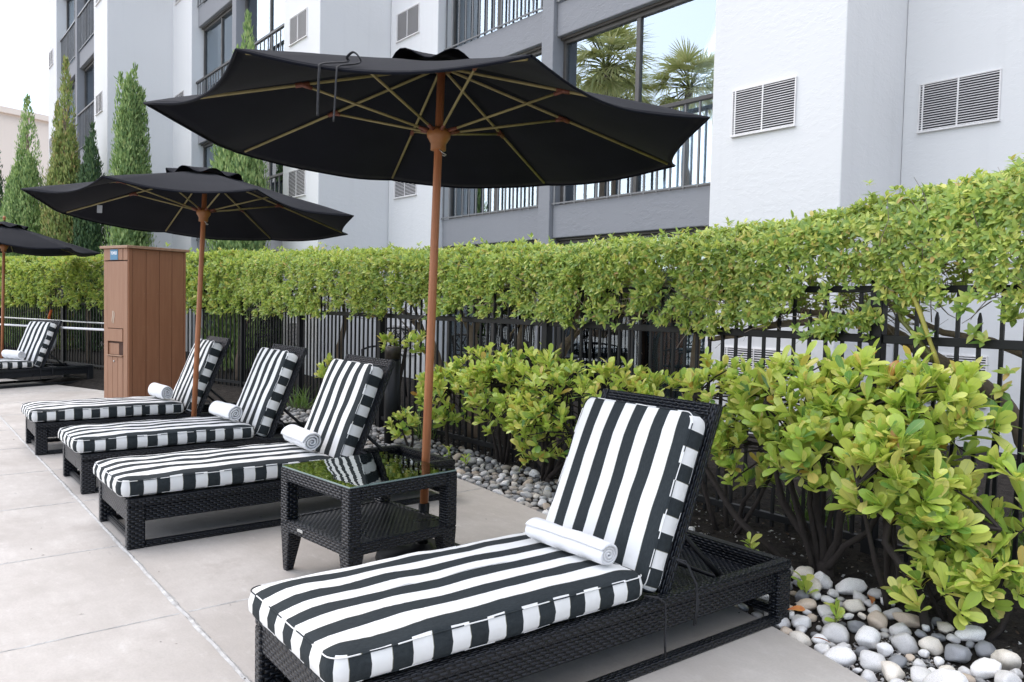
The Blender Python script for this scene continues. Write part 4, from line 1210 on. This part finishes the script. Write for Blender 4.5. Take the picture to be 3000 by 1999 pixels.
# ------------------------------------------------------------------ laurel shrubs
def shrub(x, y, top, r, nclu, nros, label, zb=.05, lobes=None, bot=.28, grp='laurel shrubs in the planting bed', leafL=.090, stems=2, name='laurel_shrub'):
    t = empty(name, (x, y, zb)); tag(t, label, 'shrub', grp)
    off = np.array([x, y, zb])
    lobes = lobes or [(x, y, (top+bot)/2, r, r*.85, (top-bot)/2)]
    C = []; Nn = []
    per = int(1.3*nros)//len(lobes)
    tips = []
    for (lx, ly, lz, rx, ry, rz) in lobes:
        d = unit(RNG.normal(size=(per,3)) + np.array([0,-.25,.35])); rad = RNG.uniform(.45,1.0,per)**.5
        # lumpy shell: tips at uneven distances
        lump = np.array([1+.28*mnoise.noise((v[0]*2.1+lx*3, v[1]*2.1, v[2]*2.1+lz)) for v in d])
        p = np.array([lx,ly,lz]) + d*np.array([rx,ry,rz])*(rad*lump)[:,None]
        C.append(p); Nn.append(unit(d*np.array([.8,.8,.6])+np.array([0,0,.65])))
        tips.append((lx,ly,lz,p))
    C = np.concatenate(C); Nn = np.concatenate(Nn)
    ok = C[:,2] > zb+.12; C, Nn = C[ok], Nn[ok]
    A = rosettes(C, Nn, 9, leafL, leafL*.42, spread=(.35,1.30), up=.45, jit=.30)
    A[3][:] *= RNG.choice([.6,.85,1.0,1.12], len(A[3])); A[4][:] *= RNG.uniform(.75,1.1,len(A[4]))
    A[0][:] -= off
    leaf_mesh('foliage', *A, M['laurel'], t, rows=5, droop=.14, fold=.22, shape='obov')
    s = MB()
    for (lx,ly,lz,p) in tips:
        for k in range(stems):
            a = RNG.uniform(0,2*pi); e = Vector((lx+.62*r*cos(a), ly+.5*r*sin(a), lz+.02))
            b0 = Vector((x+.03*cos(a), y+.03*sin(a), zb-.06)); m = b0.lerp(e,.5)+Vector((RNG.normal(0,.03),RNG.normal(0,.03),-.03))
            s.tube([q-Vector(off) for q in (b0, b0.lerp(m,.5)+Vector((RNG.normal(0,.012),0,0)), m, m.lerp(e,.5)+Vector((0,RNG.normal(0,.015),.01)), e)], [.017,.0145,.012,.009,.005], 7)
            for q in p[k::stems*3][:14]:
                if q[2] > zb+.15: s.tube([Vector(e)-Vector(off), (e.lerp(Vector(q),.55)+Vector((0,0,.02)))-Vector(off), Vector(q)-Vector(off)], [.0065,.005,.003], 5, caps=False)
    s.build('stems', M['bark_dark'], t)
    return t
shrub(-5.80,3.92,.80,.33,0,74,'small laurel shrub behind the umbrella pole, nearest to the bollard light', .06)
shrub(-5.10,3.98,1.00,.40,0,120,'laurel shrub just to the right of the reddish umbrella pole', .07, [(-5.2,3.95,.70,.38,.30,.32),(-4.95,3.9,.62,.33,.28,.34)])
shrub(-4.50,3.92,1.03,.42,0,170,'dense laurel shrub between the umbrella pole and the front lounger backrest', .06, [(-4.62,3.95,.72,.36,.30,.31),(-4.28,3.85,.66,.34,.28,.34),(-4.22,3.65,.46,.24,.20,.24)])
shrub(-3.62,3.88,.98,.38,0,110,'laurel shrub half hidden behind the front lounger backrest', .06, [(-3.75,3.9,.72,.33,.28,.27),(-3.35,3.85,.66,.32,.28,.28)], bot=.35)
shrub(-2.80,3.86,.97,.36,0,100,'laurel shrub at the near edge of the front lounger backrest, thin lower leaves', .05, [(-2.78,3.82,.82,.33,.28,.25),(-2.55,3.70,.60,.24,.18,.22)], bot=.4)
shrub(-2.03,3.62,1.04,.42,0,150,'large yellow green laurel shrub with a thick dark forked stem among white stones', .03, [(-2.25,3.68,.86,.31,.26,.27),(-1.86,3.68,.88,.31,.26,.27),(-2.02,3.52,.70,.28,.22,.22)], bot=.42, leafL=.110)
shrub(-1.62,3.50,.95,.34,0,130,'brightest yellow laurel shrub, leaning towards the stones at the picture edge', .03, [(-1.60,3.60,.90,.27,.22,.22),(-1.58,3.32,.62,.25,.16,.21),(-1.40,3.42,.50,.18,.16,.18)], bot=.3, leafL=.112)
shrub(-1.33,3.42,.44,.22,0,34,'low laurel shrub with a cut stump by the large pale stone', .02, [(-1.38,3.34,.22,.18,.15,.12),(-1.24,3.42,.32,.15,.13,.12)], bot=.12, leafL=.105, stems=2)
shrub(-1.12,3.62,.80,.25,0,13,'laurel branch with long yellow leaves reaching in at the picture edge beside the fence', .03, [(-1.14,3.52,.62,.16,.14,.22)], bot=.3, leafL=.115, stems=2)
shrub(-6.95,4.0,.98,.16,0,16,'slender laurel sprout standing just behind the bollard light', .06, [(-7.02,4.0,.92,.10,.09,.10),(-6.52,4.0,.98,.11,.09,.12)], bot=.7, leafL=.085, stems=2)
shrub(-8.35,4.0,.62,.12,0,14,'short laurel sprout between two lounger backrests at the fence', .06, [(-8.35,3.95,.52,.08,.08,.20)], bot=.2, leafL=.085, stems=2)
shrub(-6.10,3.68,.34,.16,0,16,'ground hugging laurel clump beside the foot of the bollard light', .04, [(-6.12,3.66,.26,.17,.12,.12)], bot=.1, leafL=.085, stems=2)
def shrub_limb(lab, paths):
    par = [o for o in bpy.data.objects if o.get('label', '').startswith(lab)][0]
    for pts, rs in paths: limb(pts, rs, 'branch', 'bark_dark', par, tuple(par.location), .010, 8)
shrub_limb('large yellow green laurel', [
    ([(-2.008,3.6,-.05),(-2.015,3.6,.06),(-2.023,3.6,.13)], [.052,.042,.036]),
    ([(-2.03,3.62,.10),(-2.177,3.64,.233),(-2.299,3.64,.365),(-2.36,3.66,.56)], [.026,.022,.019,.010]),
    ([(-2.03,3.61,.11),(-2.064,3.62,.263),(-2.09,3.62,.377),(-2.12,3.63,.62)], [.022,.019,.017,.010]),
    ([(-2.015,3.6,.12),(-1.963,3.6,.257),(-1.947,3.6,.411),(-1.93,3.6,.65)], [.024,.020,.018,.010]),
    ([(-1.998,3.58,.11),(-1.916,3.58,.239),(-1.811,3.58,.33),(-1.737,3.58,.475),(-1.70,3.58,.62)], [.018,.015,.013,.012,.008]),
    ([(-2.06,3.65,-.03),(-2.32,3.66,.068),(-2.603,3.66,.222),(-2.821,3.68,.45),(-2.85,3.70,.62)], [.020,.018,.017,.015,.008])])
shrub_limb('brightest yellow', [([(-1.40,3.36,-.03),(-1.448,3.34,.151),(-1.508,3.34,.255),(-1.604,3.34,.375),(-1.60,3.4,.60)], [.026,.022,.019,.017,.009])])
shrub_limb('low laurel shrub with a cut', [([(-1.31,3.40,-.03),(-1.286,3.40,.042),(-1.239,3.40,.183),(-1.19,3.40,.334)], [.032,.029,.026,.024])])
shrub_limb('dense laurel shrub between', [([(-4.37,3.86,.0),(-4.415,3.9,.10),(-4.62,3.9,.215),(-4.836,3.9,.397),(-4.80,3.9,.6)], [.034,.026,.021,.018,.010]), ([(-4.36,3.85,.09),(-4.177,3.85,.241),(-4.1,3.85,.42)], [.020,.018,.010])])
for i, (x, y, lab) in enumerate([(-5.62,3.80,'tiny laurel seedling in dark soil just right of the umbrella pole'),(-5.28,3.74,'tiny laurel seedling in dark soil behind the pale stones, farther right of the pole'),(-1.95,3.30,'tiny seedling with drooping leaves among white stones by the forked stem'),(-2.42,3.55,'single upright seedling leaf behind the head end of the front lounger'),(-1.72,3.16,'small green seedling between the white stones near the front lounger corner')]):
    t = empty('seedling', (x, y, bed_z(x,y))); tag(t, lab, 'seedling', 'seedlings in the bed')
    A = rosettes(np.array([[0,0,.09],[.01,0,.05]]), unit(np.array([[0,-.1,1],[.3,-.3,1.]])), 5, .075, .034, spread=(.5,1.2))
    leaf_mesh('leaves', *A, M['laurel'], t, rows=5, shape='obov')
    b = MB(); b.tube([(0,0,-.02),(0,0,.09)], .004, 5); b.build('stem', M['olive_stem'], t)

# ------------------------------------------------------------------ cypresses
def cypress(x, y, h, r, spires, mat, label, n=9000, seed=0, zb=0):
    t = empty('cypress_tree', (x, y, zb)); spires = [(q0,q1,q2-.38,q3) for q0,q1,q2,q3 in spires]; tag(t, label, 'tree', 'cypress trees before the hotel')
    Ps, Ds, Ns = [], [], []
    rg = np.random.default_rng(seed+50); hc = max(q[2] for q in spires if q[3] > .28)
    r_ = max(q[3] for q in spires)
    plumes = list(spires)
    for j in range(22):
        rr_ = sqrt(rg.uniform(.05,1))*r_*.74; a_ = rg.uniform(0, 2*pi)
        plumes.append((rr_*cos(a_), rr_*sin(a_), hc*(1.02-.30*(rr_/r_)**2)*rg.uniform(.88,1.05), r_*rg.uniform(.26,.40)))
    spires = plumes
    tot = sum(s[2]*s[3] for s in spires)
    for (dx, dy, hh, rr) in spires:
        m = int(2.6*n*hh*rr/tot); u = RNG.uniform(0,1,m)**.85; a = RNG.uniform(0,2*pi,m)
        prof = np.where(u < .66, 1.0, (1-(np.maximum(u-.66,0)/.34)**1.7))*rr*1.02+.012
        fl = np.array([1+.24*mnoise.noise((cos(q)*2.4+seed, sin(q)*2.4+dx*7, v*hh*.55)) + .26*mnoise.noise((cos(q)*5+seed, sin(q)*5, v*hh*.9)) for q, v in zip(a, u)])
        rad = prof*fl*np.clip(1-RNG.exponential(.10,m),.35,1.05)
        P = np.stack([dx+rad*np.cos(a), dy+rad*np.sin(a), .1+u*hh],1)
        D = np.stack([np.cos(a)*.22, np.sin(a)*.22, np.ones(m)],1)+RNG.normal(0,.17,(m,3))
        Ps.append(P); Ds.append(D); Ns.append(np.stack([np.cos(a),np.sin(a),np.full(m,.25)],1)+RNG.normal(0,.35,(m,3)))
    P, D, Nn = map(np.concatenate, (Ps,Ds,Ns)); m = len(P)
    leaf_mesh('crown', P, D, Nn, RNG.uniform(.06,.15,m), RNG.uniform(.024,.044,m), M[mat], t, rows=2, droop=-.05, fold=.4)
    b = MB(); b.tube([(0,0,-.1),(0,0,h*.5),(0,0,h*.9)], [.09,.06,.015], 8); b.build('trunk', M['bark_hedge'], t)
cypress(-13.97,4.90,6.2,.52,[(0,0,4.6,.50),(.28,.05,6.5,.19),(-.12,0,6.0,.16),(-.42,.03,5.75,.14),(.1,.1,5.2,.3)],'cypress','dense green cypress with several thin spires in front of the grey window bay',13000,1)
cypress(-18.4,4.14,6.2,.48,[(0,0,5.1,.47),(.02,0,6.25,.30),(-.26,0,5.2,.16),(.16,-.1,5.6,.2),(-.47,-.1,4.9,.06)],'cypress','bright green cypress in front of the white corner wall above the brown cabinet',10500,2)
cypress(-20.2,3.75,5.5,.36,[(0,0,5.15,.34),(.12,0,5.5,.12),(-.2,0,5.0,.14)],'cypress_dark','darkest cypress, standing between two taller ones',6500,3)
cypress(-20.9,3.32,7.0,.52,[(0,0,5.3,.46),(.16,.0,7.0,.20),(-.30,-.1,6.1,.15),(-.1,0,5.9,.2),(.3,.1,5.5,.2)],'cypress_olive','olive coloured cypress with brownish streaks, tallest of those left of the cabinet',12000,4)
cypress(-22.1,2.73,6.2,.58,[(0,0,4.8,.56),(.02,0,6.3,.26),(-.2,-.05,5.6,.22),(.25,0,4.9,.3)],'cypress','broad cypress standing before the distant beige building',11000,5)
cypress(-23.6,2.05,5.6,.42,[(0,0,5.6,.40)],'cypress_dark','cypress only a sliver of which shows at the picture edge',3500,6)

# ------------------------------------------------------------------ stones
stone_me = []
for s in range(14):
    bm = bmesh.new(); bmesh.ops.create_icosphere(bm, subdivisions=3, radius=1)
    ax = (random.uniform(.85,1.25), random.uniform(.65,.95), random.uniform(.5,.75))
    for v in bm.verts:
        k = 1+.30*mnoise.noise(v.co*1.0+Vector((s*3.1,0,0)))+.13*mnoise.noise(v.co*2.3+Vector((0,s,0)))
        v.co = Vector((v.co.x*ax[0], v.co.y*ax[1], v.co.z*ax[2]))*k
    for q in range(5):
        n_ = Vector((random.gauss(0,1), random.gauss(0,1), random.gauss(0,.7))).normalized(); dd_ = random.uniform(.52,.72)
        for v in bm.verts:
            e_ = v.co.dot(n_)-dd_
            if e_ > 0: v.co -= n_*e_*.78
    for f in bm.faces: f.smooth = True
    me = bpy.data.meshes.new('river_stone'); bm.to_mesh(me); bm.free(); me.materials.append(M['stone']); stone_me.append(me)
big = [(-1.16,2.93,.085),(-1.00,2.98,.06),(-2.06,3.13,.066),(-1.98,3.50,.062),(-1.56,3.12,.066)]
pts = list(big)
cell = {}
def ok_place(x, y, r):
    for (a, b_, q) in near_pts(x, y):
        if (a-x)**2+(b_-y)**2 < ((r+q)*.86)**2: return False
    return True
def near_pts(x, y):
    i, j = int(x/.2), int(y/.2)
    for a in (-1,0,1):
        for b_ in (-1,0,1):
            yield from cell.get((i+a, j+b_), ())
for p in pts: cell.setdefault((int(p[0]/.2), int(p[1]/.2)), []).append(p)
for r0, r1, tries in ((.037,.052,900),(.025,.038,8000),(.013,.025,16000)):
    for _ in range(tries):
        x = random.uniform(-9.5,-.75) if random.random() < .5 else random.uniform(-5.4,-.75)
        wid = .50+.10*mnoise.noise((x*1.5,0,0)) if x < -2.4 else .55+.12*mnoise.noise((x*2,0,0))
        if x > -1.5: wid = .60
        d = random.uniform(.015, wid); y = yedge_s(x)+d; r = random.uniform(r0, r1)
        if x > -1.35 and d < .14 and random.random() < .5: continue
        r *= .82 if x < -2.2 else 1.22
        if d > wid*.75 and random.random() < .6: continue
        if d < r*.9: continue
        if ok_place(x, y, r):
            p = (x, y, r); pts.append(p); cell.setdefault((int(x/.2), int(y/.2)), []).append(p)
fwd = cw_
rank = sorted(pts, key=lambda p: (-(p[2]**2)/((p[0]**2+p[1]**2)) if (-6.2 < p[0] < -.85) else 1))
indiv, rest = rank[:290], rank[290:]
CLS = [('white',(.84,.83,.82),.38),('pale grey',(.64,.63,.62),.22),('dark grey',(.25,.26,.28),.15),('tan',(.60,.50,.40),.13),('cream',(.80,.74,.65),.12)]
m_, nt_ = M['stone'], M['stone'].node_tree
for nd in list(nt_.nodes):
    if nd.type == 'VALTORGB' and len(nd.color_ramp.elements) == 9:
        tos = [l.to_socket for l in nd.outputs[0].links]; oi = [x for x in nt_.nodes if x.type == 'OBJECT_INFO'][0]
        for tsk in tos: nt_.links.new(oi.outputs['Color'], tsk)
        nt_.nodes.remove(nd)
def pick_cls():
    u = random.random(); a = 0
    for c in CLS:
        a += c[2]
        if u < a: return c
    return CLS[0]
for i, (x, y, r) in enumerate(indiv):
    o = bpy.data.objects.new('river_stone', stone_me[i % 14]); COL.objects.link(o)
    o.location = (x, y, bed_z(x, y)+r*.42+(.02*random.random() if r < .03 else 0)); o.scale = (r,r,r); o.rotation_euler = (random.gauss(0,.25), random.gauss(0,.25), random.uniform(0,6.28))
    c = pick_cls() if i > 3 else CLS[0]; k = random.uniform(.95,1.22)
    o.color = (c[1][0]*k, c[1][1]*k, c[1][2]*k, 1)
    zone = 'in the bed beside the front lounger head end' if x > -2.35 else ('behind the front lounger backrest' if x > -3.4 else 'between the glass table and the laurel shrubs')
    size = 'large' if r > .038 else ('medium' if r > .027 else 'small')
    tag(o, f'{size} {c[0]} rounded river stone {zone}', 'stone', 'river stones along the patio edge')
sv = []; sf = []; o_ = 0
lowme = stone_me[0]
bm = bmesh.new(); bmesh.ops.create_icosphere(bm, subdivisions=2, radius=1)
bv = np.array([v.co[:] for v in bm.verts]); bf = np.array([[v.index for v in f.verts] for f in bm.faces]); bm.free()
for (x, y, r) in rest:
    q = bv*(1+.12*RNG.normal(size=(1,3)))*np.array([1.1,.85,.62]); a = random.uniform(0,6.28)
    R2 = np.array([[cos(a),-sin(a),0],[sin(a),cos(a),0],[0,0,1]])
    sv.append(q@R2.T*r+np.array([x,y,bed_z(x,y)+r*.4])); sf.append(bf+o_); o_ += len(bv)
far = np_mesh('pebbles', np.concatenate(sv), np.concatenate(sf), M['gravel']); kind(far, 'stuff'); far['label'] = 'smaller pebbles filling the bed along the patio edge'
# gravel and mulch
gv = []; gf = []; o_ = 0
for i in range(3600):
    if i < 2000: x = random.uniform(-1.6,-.7); y = yedge_s(x)+random.uniform(.005,.40)
    else: x = random.uniform(-9,-1); y = yedge_s(x)+random.uniform(.0,.9)**1.0
    r = random.uniform(.004,.012)
    q = RNG.normal(0,1,(4,3)); q = unit(q)*r*np.array([1.2,1.2,.7]); gv.append(q+np.array([x,y,bed_z(x,y)+r*.4])); gf.append(np.array([[0,1,2],[0,2,3],[0,3,1],[1,3,2]])+o_); o_ += 4
gr = np_mesh('gravel', np.concatenate(gv), np.concatenate(gf), M['gravel'], smooth=False); kind(gr, 'stuff')
n = 9000; x = RNG.uniform(-10,-.6,n); y = np.array([yedge_s(q) for q in x])+RNG.uniform(.12,2.2,n)
z = np.array([bed_z(a,b_) for a,b_ in zip(x,y)])+.006
D = unit(np.stack([RNG.normal(size=n),RNG.normal(size=n),RNG.normal(0,.25,n)],1)); Nn = unit(np.stack([RNG.normal(0,.4,n),RNG.normal(0,.4,n),np.ones(n)],1))
ml = leaf_mesh('mulch', np.stack([x,y,z],1), D, Nn, RNG.uniform(.012,.045,n), RNG.uniform(.004,.012,n), M['mulch'], rows=2); kind(ml, 'stuff')
n = 420; c = np.array([(-1.62,4.45),(-1.5,4.6),(-2.45,4.3),(-2.6,4.35),(-1.75,4.8),(-6.3,4.0),(-8.9,3.9)]); ci = RNG.integers(0,len(c),n)
xy = c[ci]+RNG.normal(0,.06,(n,2)); P = np.stack([xy[:,0],xy[:,1],np.full(n,.07)],1); D = unit(np.stack([RNG.normal(0,.35,n),RNG.normal(0,.35,n),np.ones(n)],1))
gs = leaf_mesh('grass', P, D, rnd_dirs(n), RNG.uniform(.12,.34,n), RNG.uniform(.006,.011,n), M['grass'], rows=5, droop=.4, shape='lanc'); kind(gs, 'stuff')
for i, (x, y, z, lab) in enumerate([(-1.86,3.02,.075,'curled orange fallen leaf on white stones at the front lounger corner'),(-1.66,3.35,.09,'reddish fallen leaf leaning by the forked shrub stem'),(-1.62,2.95,.03,'yellow fallen leaf lying in gravel near the patio edge')]):
    o = leaf_mesh('fallen_leaf', np.zeros((1,3)), np.array([[.6,.2,.35]]), np.array([[-.2,-.5,.8]]), np.array([.07]), np.array([.035]), M['dry_leaf'], rows=5, droop=.3)
    o.location = (x,y,z); o.rotation_euler.z = i*1.7; tag(o, lab, 'leaf', 'fallen leaves')

n = 150; x = RNG.uniform(-9,-1.2,n); y = RNG.uniform(-1.2,3.2,n); y = np.minimum(y, np.array([yedge_s(q)-.03 for q in x]))
D = unit(np.stack([RNG.normal(size=n),RNG.normal(size=n),RNG.normal(0,.05,n)],1)); Nn = unit(np.stack([RNG.normal(0,.2,n),RNG.normal(0,.2,n),np.ones(n)],1))
lt_ = leaf_mesh('litter', np.stack([x,y,np.full(n,.003)],1), D, Nn, RNG.uniform(.006,.030,n), RNG.uniform(.003,.009,n), M['mulch'], rows=2, droop=0, fold=.15); kind(lt_, 'stuff')

# ------------------------------------------------------------------ palms seen mirrored in the windows
def palm(x, y, h, label, seed):
    t = empty('fan_palm', (x, y, 0)); tag(t, label, 'palm tree', 'palms mirrored in the windows')
    b = MB(); b.tube([(0,0,-.1),(.1,0,h*.4),(0,.1,h*.8),(0,0,h)], [.30,.24,.20,.18], 12); b.build('trunk', M['bark_hedge'], t)
    P, D, Nn, Ls, Ws = [], [], [], [], []; st_ = MB()
    rg = np.random.default_rng(seed)
    for k in range(64):
        a = rg.uniform(0,2*pi); el = rg.uniform(-.75,1.25); d = np.array([cos(a)*cos(el), sin(a)*cos(el), sin(el)])
        c0 = np.array([0,0,h]); c1 = c0+d*rg.uniform(.9,1.5); st_.tube([c0, c0*.5+c1*.5+np.array([0,0,.05]), c1], .02, 5)
        s = np.cross(d,[0,0,1]); s /= np.linalg.norm(s); u = np.cross(s,d)
        for q in np.linspace(-1.35,1.35,17):
            dd = d*cos(q)+s*sin(q)*1.0+u*.12*abs(q)
            P.append(c1); D.append(dd); Nn.append(u); Ls.append(1.25*(1-.2*abs(q))); Ws.append(.075)
    leaf_mesh('crown', np.array(P), np.array(D), np.array(Nn), np.array(Ls), np.array(Ws), M['palm'], t, rows=5, droop=.35, shape='lanc')
    st_.build('petioles', M['olive_stem'], t)
palm(-26.5,-17.5,12.6,'tall fan palm mirrored in the right pane of the large upper window',1)
palm(-25.0,-10.2,11.8,'fan palm mirrored at the edge of the left pane of the large upper window',2)
palm(-29.5,-15.5,12.2,'fan palm mirrored beside the window mullion, partly behind another palm',3)
